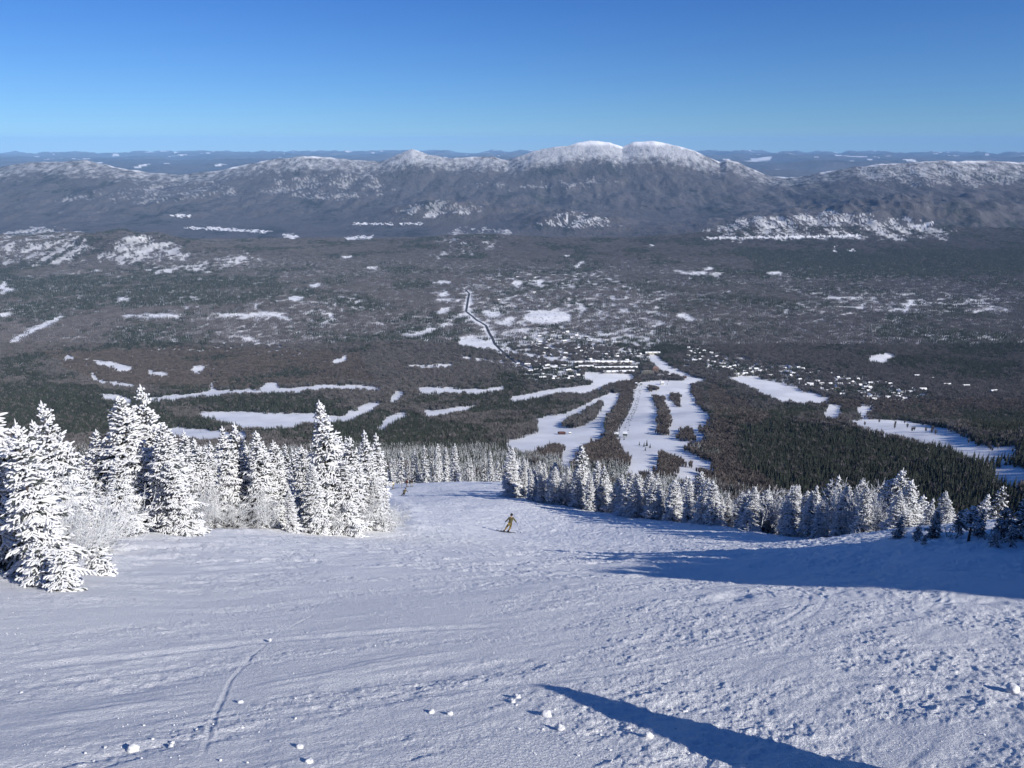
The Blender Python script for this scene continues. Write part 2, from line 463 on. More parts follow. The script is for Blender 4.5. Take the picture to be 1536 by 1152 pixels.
class MB:
    """collects simple solids into one mesh"""
    def __init__(s):
        s.v, s.f, s.m = [], [], []

    def add(s, V, Fs, m=0):
        b = len(s.v)
        s.v += [tuple(p) for p in V]
        s.f += [tuple(b + i for i in f) for f in Fs]
        s.m += [m] * len(Fs)

    def box(s, c, d, m=0, rz=0, M=None):
        x, y, z = (k / 2 for k in d)
        V = [Vector((sx * x, sy * y, sz * z)) for sz in (-1, 1) for sx, sy in ((-1, -1), (1, -1), (1, 1), (-1, 1))]
        R_ = M or Matrix.Rotation(rz, 3, 'Z')
        s.add([R_ @ v + Vector(c) for v in V], [(0, 3, 2, 1), (4, 5, 6, 7), (0, 1, 5, 4), (1, 2, 6, 5), (2, 3, 7, 6), (3, 0, 4, 7)], m)

    def tube(s, a, b, r0, r1=None, n=6, m=0):
        a, b = Vector(a), Vector(b)
        r1 = r0 if r1 is None else r1
        d = (b - a).normalized()
        u = d.orthogonal().normalized()
        w = d.cross(u)
        V = [a + (u * math.cos(2 * math.pi * i / n) + w * math.sin(2 * math.pi * i / n)) * r0 for i in range(n)]
        V += [b + (u * math.cos(2 * math.pi * i / n) + w * math.sin(2 * math.pi * i / n)) * r1 for i in range(n)]
        s.add(V, [(i, (i + 1) % n, n + (i + 1) % n, n + i) for i in range(n)] + [tuple(reversed(range(n))), tuple(range(n, 2 * n))], m)

    def mesh(s, name, mats, smooth=False):
        me = bpy.data.meshes.new(name)
        me.from_pydata(s.v, [], s.f)
        for m in (mats if isinstance(mats, (list, tuple)) else [mats]):
            me.materials.append(m)
        me.polygons.foreach_set('material_index', np.array(s.m, np.int32))
        if smooth:
            me.polygons.foreach_set('use_smooth', np.ones(len(s.f), bool))
        me.update()
        return me

    def build(s, name, mats, parent=None, smooth=False):
        return mesh_obj(name, s.mesh(name, mats, smooth), parent)


# ------------------------------------------------------------------ materials
def mat(name, col, rough=.8, vary=.12, scale=6.0, spec=.2, objvary=0.0, sheen=0):
    """principled with a procedural colour mottle (object space) and optional per-object variation"""
    m = bpy.data.materials.new(name)
    m.use_nodes = True
    nt = m.node_tree
    b = nt.nodes['Principled BSDF']
    b.inputs['Roughness'].default_value = rough
    b.inputs['Specular IOR Level'].default_value = spec
    tc = nt.nodes.new('ShaderNodeTexCoord')
    nz = nt.nodes.new('ShaderNodeTexNoise')
    nz.inputs['Scale'].default_value = scale
    nz.inputs['Detail'].default_value = 3
    nt.links.new(tc.outputs['Object'], nz.inputs['Vector'])
    mx = nt.nodes.new('ShaderNodeMix')
    mx.data_type = 'RGBA'
    mx.inputs[6].default_value = (*[c * (1 - vary) for c in col], 1)
    mx.inputs[7].default_value = (*[min(1, c * (1 + vary)) for c in col], 1)
    nt.links.new(nz.outputs['Fac'], mx.inputs[0])
    out = mx.outputs[2]
    if objvary:
        oi = nt.nodes.new('ShaderNodeObjectInfo')
        hs = nt.nodes.new('ShaderNodeHueSaturation')
        mr = nt.nodes.new('ShaderNodeMapRange')
        mr.inputs['To Min'].default_value = 1 - objvary
        mr.inputs['To Max'].default_value = 1 + objvary
        nt.links.new(oi.outputs['Random'], mr.inputs['Value'])
        nt.links.new(mr.outputs['Result'], hs.inputs['Value'])
        nt.links.new(out, hs.inputs['Color'])
        out = hs.outputs['Color']
    nt.links.new(out, b.inputs['Base Color'])
    return m


M_RIME = mat('rime_snow', (.655, .665, .68), .75, .12, 7)
M_RIMEDIM = mat('thin_rime', (.50, .52, .53), .8, .25, 5, objvary=.12)
M_FROSTY = mat('frosted_twigs', (.60, .615, .63), .8, .15, 5, objvary=.1)
M_NEEDLE = mat('spruce_needles', (.062, .072, .068), .8, .35, 8)
M_NEEDLE2 = mat('valley_needles', (.040, .048, .036), .85, .35, .4, objvary=.35)
M_BARK = mat('spruce_bark', (.075, .062, .055), .9, .3, 12)
M_TWIG = mat('grey_twigs', (.142, .132, .132), .9, .25, .5, objvary=.3)
M_TWIGB = mat('brown_twigs', (.128, .110, .102), .9, .25, .5, objvary=.3)
M_TRUNKP = mat('pale_trunks', (.30, .28, .26), .9, .2, 1, objvary=.2)


def ground_material():
    m = bpy.data.materials.new('snow_and_forest_floor')
    m.use_nodes = True
    nt = m.node_tree
    N, L = nt.nodes.new, nt.links.new
    b = nt.nodes['Principled BSDF']
    b.inputs['Roughness'].default_value = .62
    b.inputs['Specular IOR Level'].default_value = .25
    geo = N('ShaderNodeNewGeometry')

    def attr(n):
        a = N('ShaderNodeAttribute'); a.attribute_name = n
        return a.outputs['Fac']

    def noise_n(scale, detail=3, vec=None, rough=.55):
        n = N('ShaderNodeTexNoise')
        n.inputs['Scale'].default_value = scale
        n.inputs['Detail'].default_value = detail
        n.inputs['Roughness'].default_value = rough
        L(vec or geo.outputs['Position'], n.inputs['Vector'])
        return n.outputs['Fac']

    def ramp(v, a, c, lo=0.0, hi=1.0):
        r = N('ShaderNodeMapRange')
        r.inputs['From Min'].default_value = a; r.inputs['From Max'].default_value = c
        r.inputs['To Min'].default_value = lo; r.inputs['To Max'].default_value = hi
        L(v, r.inputs['Value'])
        return r.outputs['Result']

    def mixc(f, a, c):
        x = N('ShaderNodeMix'); x.data_type = 'RGBA'
        for sock, v in ((x.inputs[0], f), (x.inputs[6], a), (x.inputs[7], c)):
            if isinstance(v, tuple): sock.default_value = (*v, 1)
            elif isinstance(v, float): sock.default_value = v
            else: L(v, sock)
        return x.outputs[2]

    def mth(op, a, c=None):
        x = N('ShaderNodeMath'); x.operation = op; x.use_clamp = False
        for i, v in enumerate((a, c)):
            if v is None: continue
            if isinstance(v, (int, float)): x.inputs[i].default_value = v
            else: L(v, x.inputs[i])
        return x.outputs[0]
    snow, dark, rime, farf = attr('snow'), attr('dark'), attr('rime'), attr('farforest')
    # forest seen from afar: bare hardwood, dark conifers, snow between
    mp = N('ShaderNodeMapping'); mp.inputs['Scale'].default_value = (1, .55, .45)
    L(geo.outputs['Position'], mp.inputs['Vector'])
    n1 = noise_n(1 / 620, 5, mp.outputs['Vector'], .68)
    n2 = noise_n(1 / 75, 4, mp.outputs['Vector'], .7)
    n3 = noise_n(1 / 14, 2)
    con = ramp(mth('ADD', mth('ADD', mth('MULTIPLY', n1, 1.0), mth('MULTIPLY', n2, .75)), mth('MULTIPLY', dark, .55)), .93, 1.03)
    hard = mixc(n2, (.05, .047, .05), (.135, .128, .132))
    speck = ramp(mth('ADD', n3, mth('MULTIPLY', n2, .7)), .98, 1.16)
    hard = mixc(mth('MULTIPLY', speck, .32), hard, (.40, .40, .41))
    forest = mixc(con, hard, mixc(n3, (.02, .024, .024), (.06, .066, .062)))
    rimeN = ramp(mth('ADD', rime, mth('MULTIPLY', mth('SUBTRACT', noise_n(1 / 80, 5, mp.outputs['Vector'], .75), .5), 2.4)), .30, .95)
    forest = mixc(rimeN, forest, mixc(n3, (.30, .31, .325), (.60, .61, .63)))
    floor = mixc(n3, (.26, .255, .26), (.62, .62, .63))
    forest = mixc(farf, floor, forest)
    sn = N('ShaderNodeMix'); sn.data_type = 'RGBA'
    snowc = mixc(noise_n(.35, 4), (.80, .81, .825), (.87, .875, .88))
    L(mixc(snow, forest, snowc), b.inputs['Base Color'])
    # fine relief
    b1 = N('ShaderNodeBump'); b1.inputs['Strength'].default_value = 1.0; b1.inputs['Distance'].default_value = .035
    L(noise_n(38, 4, None, .7), b1.inputs['Height'])
    b2 = N('ShaderNodeBump'); b2.inputs['Strength'].default_value = .8
    b2.inputs['Distance'].default_value = 22
    L(mth('MULTIPLY', noise_n(1 / 30, 4, mp.outputs['Vector'], .7), mth('MULTIPLY', farf, mth('SUBTRACT', 1.0, snow))), b2.inputs['Height'])
    L(b1.outputs['Normal'], b2.inputs['Normal'])
    L(b2.outputs['Normal'], b.inputs['Normal'])
    return m


# ------------------------------------------------------------------ ground sheet
TRACKS = [  # pixel line, half width m, depth m (negative = ridge)
    ([(0, 1085), (90, 1076), (160, 1066), (230, 1057), (330, 1049)], .09, -.028), ([(300, 1150), (314, 1098), (328, 1062), (345, 1022), (380, 982), (420, 950), (480, 918)], .016, .006),
    ([(345, 1037), (470, 1016), (610, 990), (720, 974)], .07, -.022), ([(445, 1046), (560, 1024), (660, 1014), (768, 1002)], .16, .018),
    ([(1265, 1020), (1400, 1026), (1545, 1046)], .12, -.04), ([(0, 1004), (200, 985), (400, 962), (600, 948), (768, 938)], .10, .02), 
    ([(530, 1006), (560, 998), (590, 994)], .08, -.03), ([(372, 1156), (366, 1128), (362, 1105)], .13, .018), ([(0, 1035), (180, 1012), (330, 992)], .08, .014), ([(1180, 888), (1350, 897), (1540, 905)], .3, .05),
    ([(1090, 905), (1105, 895), (1125, 890)], .2, .05), ([(0, 1112), (90, 1100), (150, 1088)], .05, -.015),
]


def micro(x, y):
    """chopped, wind-packed snow close to the camera (metres of height)"""
    r = np.hypot(x, y)
    c, s = math.cos(.75), math.sin(.75)
    a, b_ = x * c + y * s, -x * s + y * c                # along / across the traverse tracks
    zone = sm(-.35, .55, fbm(a / 3.2, b_ / 1.3, 4, 90) + .1 + .25 * sm(-1, 3, x))
    # a scraped smooth lane crossing on the left, a corduroy patch near the middle
    ld = np.abs((x + 5.3) * -.454 + (y - 6.1) * .891)
    zone = zone * (1 - .75 * np.exp(-(ld / .75) ** 2) * (1 - sm(-1, 2.5, x)))
    cord = 1 - sm(.45, 1.0, np.hypot((x + .02) / .62, (y - 3.6) / .75) + .25 * noise(x / .4, y / .4, 139))
    z = .0095 * (zone + .18) * fbm(x / .15, y / .12, 4, 100, .68)
    z = z + .016 * zone * np.maximum(0, fbm(a / .22, b_ / .12, 3, 110, .6) - .12)
    z = z + .015 * (.35 + zone) * fbm(a / 1.5, b_ / .5, 3, 120, .45)
    z = z + .010 * (1 - zone) * np.abs(fbm(a / 1.2, b_ / .22, 2, 130))
    cl = noise(x / .07, y / .07, 140)
    z = z + .022 * zone * np.maximum(0, cl - .38) * sm(0, .5, noise(x / .9, y / .9, 141) + .3)
    z = z * (1 - .8 * cord) + .0035 * cord * np.sin(6.283 * (y + .25 * x) / .055)
    # farther out, larger lumps and drifts carry the roughness
    w = sm(7, 25, r)
    z = z + w * (.05 * fbm(a / 1.7, b_ / .9, 3, 150) + .045 * zone * fbm(x / .4, y / .45, 4, 155, .66))
    w2 = sm(35, 80, r)
    z = z + w2 * .08 * fbm(x / 6, y / 3, 3, 160)
    left = sm(.15, .4, -x / np.maximum(y, 1)) * sm(8, 14, y)
    z = z + left * .045 * fbm(x / 2.4, y / 2.0, 3, 165) * (1 - sm(60, 90, r))
    return z


def build_ground():
    fov = np.concatenate([np.linspace(-180, -52, 65)[:-1], np.linspace(-52, -42, 21)[:-1], np.linspace(-42, 42, 1201), np.linspace(42, 52, 21)[1:], np.linspace(52, 180, 65)[1:-1]])
    az = np.radians(fov)
    rr = np.concatenate([[.0, .6, 1.2], np.geomspace(1.9, 165, 860), np.geomspace(165, 620, 110)[1:], np.geomspace(620, 13800, 760)[1:], np.geomspace(13800, 66000, 190)[1:]])
    A, Rr = np.meshgrid(az, rr[1:])
    X, Y = np.sin(A) * Rr, np.cos(A) * Rr
    x, y = X.ravel(), Y.ravel()
    z = np.empty_like(x)
    n = len(x)
    snow, dark, rime, farf = (np.zeros(n) for _ in range(4))
    step = 200000
    trk = []
    for line, hw, dep in TRACKS:
        pts = [hit(*p) for p in line]
        trk.append(([(p[0], p[1]) for p in pts if p], hw, dep))
    tr = random.Random(41)
    for _ in range(26):
        tx, ty, hd = tr.uniform(-9, 9), tr.uniform(3, 22), tr.choice([-1, 1]) * tr.uniform(.5, 1.25)
        cv, line = tr.uniform(-.10, .10), []
        for _k in range(int(tr.uniform(14, 40))):
            line.append((tx, ty))
            tx, ty, hd = tx + math.sin(hd) * .5, ty + math.cos(hd) * .5, hd + cv * .5
        dep, off = tr.uniform(.002, .005), tr.uniform(.25, .4)
        trk.append((line, tr.uniform(.025, .05), dep))
        trk.append(([(a + off * math.cos(hd), b + off * .3) for a, b in line], tr.uniform(.025, .05), dep))
    for i in range(0, n, step):
        k = slice(i, min(n, i + step))
        xs, ys = x[k], y[k]
        zs = H(xs, ys)
        px, py = proj(xs, ys, zs)
        r = np.hypot(xs, ys)
        nearm = r < 170
        if nearm.any():
            xn, yn = xs[nearm], ys[nearm]
            dz = micro(xn, yn)
            for pts, hw, dep in trk:
                ax = [p[0] for p in pts]; ay = [p[1] for p in pts]
                bb = (xn > min(ax) - 1) & (xn < max(ax) + 1) & (yn > min(ay) - 1) & (yn < max(ay) + 1)
                if bb.any():
                    d = np.abs(signed_dist(xn[bb], yn[bb], pts)) + hw * .5 * noise(xn[bb] / .2, yn[bb] / .2, 171)
                    g = np.exp(-(d / hw) ** 2) * sm(0, .5, np.minimum(np.hypot(xn[bb] - ax[0], yn[bb] - ay[0]), np.hypot(xn[bb] - ax[-1], yn[bb] - ay[-1])))
                    dz[bb] = dz[bb] * (1 - .6 * g) - dep * g + .35 * abs(dep) * np.exp(-((d - 2 * hw) / (hw * .7)) ** 2) * sm(0, .5, np.minimum(np.hypot(xn[bb] - ax[0], yn[bb] - ay[0]), np.hypot(xn[bb] - ax[-1], yn[bb] - ay[-1])))
            zs[nearm] += dz * (1 - sm(120, 170, r[nearm])) * sm(.5, 2, r[nearm])
        front = ys > 30
        cm = np.zeros(xs.shape)
        f = front & (r > 170)
        if f.any():
            c = clear_mask(px[f], py[f]).astype(float)
            mid = (ys[f] < 3000)
            for hk in (4, 8, 11):
                pa, pb = proj(xs[f][mid], ys[f][mid], zs[f][mid] + hk)
                c[mid] = np.maximum(c[mid], .85 * clear_mask(pa, pb))
            spk = speckle_mask(px[f], py[f], xs[f], ys[f])
            cm[f] = np.maximum(c, spk * np.where(ys[f] > 8500, .30, np.where(ys[f] > 4300, .55 + .25 * noise(xs[f] / 60, ys[f] / 90, 33), .8)))
            dark[k][f] = weight_in(px[f], py[f], DARK)
        z[k] = zs
        s0 = np.maximum(1 - sm(520, 1000, r), 0)
        cm = cm * (.80 + .20 * sm(-.4, .4, fbm(xs / 55, ys / 75, 3, 195)))
        snow[k] = np.maximum(cm, s0 * .9)
        snow[k][r < 400] = 1
        el = zs + r * r / (2 * 7.43e6)
        cz = np.interp(np.where(ys > 100, xs / np.maximum(ys, 1), 9), _cu, _cz)
        mnt = (ys > 8300) & (ys < 16500)
        rel = np.clip((el + 850) / np.maximum(cz + 850, 50), 0, 1.2)
        rv = np.where(mnt, sm(.50, .88, rel) * (.50 + .50 * sm(-330, -20, cz)), 0)
        tops = np.where(mnt, sm(-75, -15, el + 14 * noise(xs / 90, ys / 160, 180)) + sm(.955, .99, rel + .02 * noise(xs / 60, ys / 90, 181)) * sm(-.1, .5, noise(xs / 260, ys / 300, 182) + .1), 0)
        rime[k] = rv
        snow[k] = np.maximum(snow[k], np.clip(tops, 0, 1) * .92)
        fp = (ys > 17000)
        fields = fp & (noise(xs / 900, ys / 2600, 190) + .5 * noise(xs / 380, ys / 1100, 191) > .62)
        snow[k][fields] = .9
        rime[k][fp] = .1 + .25 * sm(-560, -330, el[fp])
        farf[k] = np.maximum(sm(5200, 6400, r), sm(.98, 1.06, np.abs(xs) / np.maximum(ys, 1)) * sm(330, 500, r))
    V = np.empty((n + 1, 3), np.float32)
    V[0] = (0, 0, -1.65)
    V[1:, 0], V[1:, 1], V[1:, 2] = x, y, z
    na, nr = len(az), len(rr) - 1
    idx = (1 + np.arange(nr * na)).reshape(nr, na)
    nxt = np.roll(idx, -1, axis=1)
    q = np.stack([idx[:-1], idx[1:], nxt[1:], nxt[:-1]], -1).reshape(-1, 4)
    tri = np.stack([np.zeros(na, int), idx[0], nxt[0]], -1)
    q = q[:, ::-1]
    tri = tri[:, ::-1]
    me = mesh_np('ground', V, [q, tri], ground_material(), smooth=True)
    for nm, arr in (('snow', snow), ('dark', dark), ('rime', rime), ('farforest', farf)):
        a = me.attributes.new(nm, 'FLOAT', 'POINT')
        a.data.foreach_set('value', np.concatenate([[1.0 if nm == 'snow' else 0.0], arr]).astype(np.float32))
    o = mesh_obj('ground', me)
    tag(o, 'snow-covered mountain slope falling to a wide wooded valley and far ranges', kind='structure')
    return o


build_ground()
print('ground', time.time() - T0)

# ------------------------------------------------------------------ sky, sun, camera, haze
w = bpy.data.worlds.new('World')
scene.world = w
w.use_nodes = True
nt = w.node_tree
sky = nt.nodes.new('ShaderNodeTexSky')
sky.sky_type = 'NISHITA'
sky.sun_disc = False
sky.sun_elevation = SUN_EL
sky.sun_rotation = SUN_AZ
sky.altitude = 1200
sky.air_density = 1.0
sky.dust_density = 0
sky.ozone_density = 5.0
bg = nt.nodes['Background']
bg.inputs['Strength'].default_value = .056
tint = nt.nodes.new('ShaderNodeMix')
tint.data_type = 'RGBA'
tint.blend_type = 'MULTIPLY'
tint.inputs[0].default_value = 1
tz = nt.nodes.new('ShaderNodeSeparateXYZ')
tr_ = nt.nodes.new('ShaderNodeMapRange')
tr_.interpolation_type = 'SMOOTHSTEP'
tr_.inputs['From Min'].default_value = .0
tr_.inputs['From Max'].default_value = .30
tm = nt.nodes.new('ShaderNodeMix')
tm.data_type = 'RGBA'
tm.inputs[6].default_value = (.70, 1.0, 1.36, 1)
tm.inputs[7].default_value = (.36, .78, 1.42, 1)
nt.links.new(tz.outputs['Z'], tr_.inputs['Value'])
nt.links.new(tr_.outputs['Result'], tm.inputs[0])
nt.links.new(tm.outputs[2], tint.inputs[7])
tcw = nt.nodes.new('ShaderNodeTexCoord')
dip = nt.nodes.new('ShaderNodeVectorMath')
dip.operation = 'ADD'
dip.inputs[1].default_value = (0, 0, .022)      # from a summit the horizon lies below eye level
nrm = nt.nodes.new('ShaderNodeVectorMath')
nrm.operation = 'NORMALIZE'
nt.links.new(tcw.outputs['Generated'], dip.inputs[0])
nt.links.new(nrm.outputs[0], tz.inputs[0])
nt.links.new(dip.outputs[0], nrm.inputs[0])
nt.links.new(nrm.outputs[0], sky.inputs['Vector'])
nt.links.new(sky.outputs['Color'], tint.inputs[6])
nt.links.new(tint.outputs[2], bg.inputs['Color'])

sd = bpy.data.lights.new('sun', 'SUN')
sd.energy = 4.5
sd.angle = R(.53)
sd.color = (1, .955, .89)
so = link(bpy.data.objects.new('sun', sd))
S = Vector((math.sin(SUN_AZ) * math.cos(SUN_EL), math.cos(SUN_AZ) * math.cos(SUN_EL), math.sin(SUN_EL)))
so.rotation_euler = S.to_track_quat('Z', 'Y').to_euler()
so.location = (60, -50, 60)

cd = bpy.data.cameras.new('camera')
cd.sensor_width = 36
cd.angle = HFOV
cd.clip_start = .05
cd.clip_end = 400000
cam = link(bpy.data.objects.new('camera', cd))
cam.rotation_euler = (math.pi / 2 - PITCH, 0, 0)
scene.camera = cam

hz = bpy.data.materials.new('valley_air')
hz.use_nodes = True
nt = hz.node_tree
nt.nodes.remove(nt.nodes['Principled BSDF'])
pv = nt.nodes.new('ShaderNodeVolumePrincipled')
pv.inputs['Density'].default_value = 1.6e-5
pv.inputs['Color'].default_value = (.33, .62, 1.0, 1)
pv.inputs['Anisotropy'].default_value = -.2
nt.links.new(pv.outputs['Volume'], nt.nodes['Material Output'].inputs['Volume'])
mb = MB()
mb.box((0, 0, -750), (134000, 134000, 2100))
o = mb.build('haze', hz)
tag(o, 'thin blue air over the valley', kind='stuff')

vs = scene.view_settings
vs.view_transform = 'Standard'
vs.look = 'None'
vs.exposure = 0.40
vs.gamma = 1
scene.cycles.use_denoising = True
scene.cycles.max_bounces = 6
scene.cycles.volume_bounces = 1
scene.cycles.transparent_max_bounces = 4
# ------------------------------------------------------------------ trees near the run
def spindles(P0, P1, r0, rm, r1, sides=4, rg=rng):
    """tapered lumpy fingers between P0 and P1 (n,3); returns V, quads, tris"""
    P0, P1 = np.asarray(P0, float), np.asarray(P1, float)
    n = len(P0)
    if n == 0:
        return np.zeros((0, 3)), np.zeros((0, 4), int), np.zeros((0, 3), int)
    d = P1 - P0
    ln = np.linalg.norm(d, axis=1, keepdims=True) + 1e-9
    d = d / ln
    ref = np.where(np.abs(d[:, 2:3]) > .9, np.array([[1., 0, 0]]), np.array([[0, 0, 1.]]))
    u = np.cross(d, ref)
    u /= np.linalg.norm(u, axis=1, keepdims=True) + 1e-9
    v = np.cross(d, u)
    rings = []
    for t, rad in ((0, r0), (.45, rm), (.85, r1)):
        c = P0 + d * ln * t
        rad = np.broadcast_to(np.asarray(rad, float), (n,)).reshape(n, 1) * rg.uniform(.7, 1.3, (n, 1))
        ph = rg.uniform(0, 6.28, (n, 1))
        for k in range(sides):
            a = ph * 0 + 2 * np.pi * k / sides + .4
            rings.append(c + (u * np.cos(a) + v * np.sin(a)) * rad * rg.uniform(.75, 1.25, (n, 1)))
    rings.append(P1)
    V = np.stack(rings, 1).reshape(-1, 3)
    m = 3 * sides + 1
    base = (np.arange(n) * m)[:, None]
    q, t = [], []
    for rr in range(2):
        for k in range(sides):
            q.append(np.stack([rr * sides + k, rr * sides + (k + 1) % sides, (rr + 1) * sides + (k + 1) % sides, (rr + 1) * sides + k]))
    for k in range(sides):
        t.append(np.stack([2 * sides + k, 2 * sides + (k + 1) % sides, 3 * sides]))
    q = (np.array(q)[None] + base[:, :, None]).reshape(-1, 4)
    t = (np.array(t)[None] + base[:, :, None]).reshape(-1, 3)
    return V, q, t


def merge(parts):
    V, Q, T, b = [], [], [], 0
    for v, q, t in parts:
        V.append(v); Q.append(q + b); T.append(t + b)
        b += len(v)
    return np.concatenate(V), [np.concatenate(Q), np.concatenate(T)]


def spruce_meshes(h, rad, seed, dz=.16, nbr=6, step=.115, thick=.035, rime=.93, lean=0.0, bare=.03, dens=1.0):
    """trunk, dark needles and rime of one conifer, base at the origin"""
    g = np.random.default_rng(seed)
    A = {k: ([], [], []) for k in ('rime', 'needle')}

    def put(k, a, b_, r):
        A[k][0].append(a); A[k][1].append(b_); A[k][2].append(r)
    z = h * bare + .05
    side_bias = g.uniform(0, 6.28)
    while z < h * .985:
        f = z / h
        prof = rad * (1 - f) ** .82 * (.82 + .18 * math.sin(f * 21 + seed)) * min(1, .55 + 2.5 * (1 - f)) + .05
        nb = nbr if f < .9 else max(3, nbr - 2)
        a0 = g.uniform(0, 6.28)
        for b_ in range(nb):
            if g.uniform() < .06:
                continue
            a = a0 + b_ * 6.283 / nb + g.uniform(-.35, .35)
            L = prof * g.uniform(.62, 1.18) * (1 + .16 * math.cos(a - side_bias))
            inc = np.interp(f, [0, .3, .8, 1], [-.18, -.02, .35, .95]) + g.uniform(-.12, .12)
            droop = np.interp(f, [0, .6, 1], [.42, .34, .1]) * g.uniform(.6, 1.3)
            dirh = np.array([math.cos(a), math.sin(a), 0])
            perp = np.array([-math.sin(a), math.cos(a), 0])
            z0 = z + g.uniform(-dz, dz) * .5

            def P(t):
                return np.array([lean * z0 * .0, 0, z0]) + dirh * L * t + np.array([0, 0, L * (math.tan(inc) * t - droop * t * t + .16 * t ** 4)])
            if rime > .8 and L > .45 and g.uniform() < .38:
                put('rime', P(.3), P(.62) + np.array([0, 0, .02]), thick * 1.5)
                put('rime', P(.58), P(1.0), thick * 1.35)
            n = max(2, int(L / step))
            prev = P(.0)
            for i in range(1, n + 1):
                t = i / n
                p = P(t)
                tang = p - prev
                tang = tang / (np.linalg.norm(tang) + 1e-9)
                rimed = g.uniform() < (rime if t > .3 else rime * .45)
                if rimed:
                    put('rime', prev - tang * .02, p + tang * .03 + np.array([0, 0, .01]), thick * (1.1 - .3 * t))
                (g.uniform() < (.45 if rime > .6 else 1)) and put('needle', prev - np.array([0, 0, thick * 1.1]), p - np.array([0, 0, thick * 1.1]), thick * .7)
                for s in (-1, 1):
                    if g.uniform() > dens:
                        continue
                    tl = (.42 * L * (1 - t) + (.11 + .10 * rad / 1.4) * min(1, (1 - f) * 3.2 + .25)) * g.uniform(.6, 1.25)
                    an = g.uniform(.65, 1.05)
                    dv = tang * math.cos(an) + perp * s * math.sin(an) + np.array([0, 0, g.uniform(-.42, .02)])
                    dv /= np.linalg.norm(dv)
                    e = p + dv * tl
                    if g.uniform() < (rime if t > .25 else rime * .55):
                        put('rime', p, e, thick * g.uniform(.75, 1.35))
                        if tl > .3:
                            m = p + dv * tl * .5
                            for s2 in (-1, 1):
                                d2 = dv * .7 + np.cross(dv, [0, 0, 1]) * s2 * .7 + np.array([0, 0, -.15])
                                put('rime', m, m + d2 * tl * .42, thick * .85)
                        if g.uniform() < (.16 if rime > .8 else .5):
                            put('needle', p - np.array([0, 0, thick * 1.3]), p + dv * tl * .9 - np.array([0, 0, thick * 1.6]), thick * .9)
                    else:
                        put('needle', p, e, thick * .9)
                prev = p
        z += dz * (1.15 - .45 * f) * g.uniform(.8, 1.2)
    put('rime', np.array([0, 0, h * .9]), np.array([0, 0, h * 1.03]), thick * 1.0)
    out = {}
    for k, m in (('rime', M_RIME), ('needle', M_NEEDLE)):
        P0, P1, r = A[k]
        r = np.array(r)
        V, q, t = spindles(np.array(P0), np.array(P1), r * .7, r, r * .7, 4, g)
        if lean:
            V[:, 0] += lean * np.maximum(V[:, 2], 0) ** 1.3 / h ** .3
        out[k] = mesh_np(k, V, [q, t], m, smooth=True)
    mb = MB()
    n = 6
    for i in range(n):
        za, zb = h * i / n - (.5 if i == 0 else 0), h * (i + 1) / n
        ra, rb = (.018 * h + .02) * (1 - i / n) + .012, (.018 * h + .02) * (1 - (i + 1) / n) + .012
        mb.tube((lean * max(za, 0) ** 1.3 / h ** .3 if lean else 0, 0, za), (lean * zb ** 1.3 / h ** .3 if lean else 0, 0, zb), ra, rb, 7)
    out['trunk'] = mb.mesh('trunk', M_BARK, True)
    return out


def bush_meshes(h, seed, stems=5, spread=.5, levels=3, thick=.016, lean=(0, 0), rime=.9, matr=None):
    """bare many-stemmed birch, twigs furred with rime"""
    g = np.random.default_rng(seed)
    S, T = [], []

    def grow(p, d, L, r, lev):
        n = 3
        for i in range(n):
            d = d + g.normal(0, .10, 3) + np.array([0, 0, .05])
            d = d / np.linalg.norm(d)
            e = p + d * L / n
            (T if lev == 0 and i < 2 else S).append((p, e, r))
            if lev < levels:
                for k in range(2 if lev else 2):
                    if g.uniform() < .85:
                        sd_ = d + g.normal(0, .52, 3) + np.array([0, 0, .12])
                        grow(e, sd_ / np.linalg.norm(sd_), L * g.uniform(.42, .66), r * .62, lev + 1)
            p = e
    for i in range(stems):
        a = g.uniform(0, 6.28)
        d = np.array([math.cos(a) * spread + lean[0], math.sin(a) * spread + lean[1], 1.0])
        grow(np.array([math.cos(a) * .12, math.sin(a) * .12, -.2]), d / np.linalg.norm(d), h * g.uniform(.5, .75), thick * 1.6, 0)
    out = {}
    for k, lst, m in (('twigs', S, matr or M_RIME), ('stem', T, M_BARK)):
        r = np.maximum(np.array([q[2] for q in lst]), thick * .62)
        V, q, t = spindles([q[0] for q in lst], [q[1] for q in lst], r, r, r * .8, 3, g)
        out[k] = mesh_np(k, V, [q, t], m, smooth=True)
    return out


SPRUCE_P = [spruce_meshes(5.2, 1.35, 101), spruce_meshes(5.0, 1.6, 102, nbr=7), spruce_meshes(5.4, 1.15, 103, rime=.85), spruce_meshes(4.6, 1.3, 104, lean=.06), spruce_meshes(5.0, .95, 105)]
SHRUB_P = [spruce_meshes(1.6, .8, 111, dz=.12, step=.11, thick=.034), spruce_meshes(1.1, .55, 112, dz=.1, step=.1, thick=.03)]
SHADE_P = [spruce_meshes(3.2, .9, 121, rime=.5, dz=.2), spruce_meshes(2.6, 1.0, 122, rime=.45, dz=.19, bare=.3)]
MID_P = [spruce_meshes(9, 1.5, 131, dz=.42, nbr=6, step=.32, thick=.085, rime=.62), spruce_meshes(10, 1.35, 132, dz=.45, nbr=5, step=.33, thick=.09, rime=.5), spruce_meshes(8.5, 1.6, 133, dz=.42, nbr=6, step=.34, thick=.09, rime=.72)]
BUSH_P = [bush_meshes(3.4, 141, 6, .45, thick=.013, matr=M_FROSTY), bush_meshes(3.0, 142, 7, .55, thick=.013, matr=M_FROSTY), bush_meshes(4.2, 143, 5, .25, thick=.014)]
LEANB_P = [bush_meshes(3.2, 151, 9, .5, lean=(.6, -.1), thick=.012, matr=M_FROSTY)]
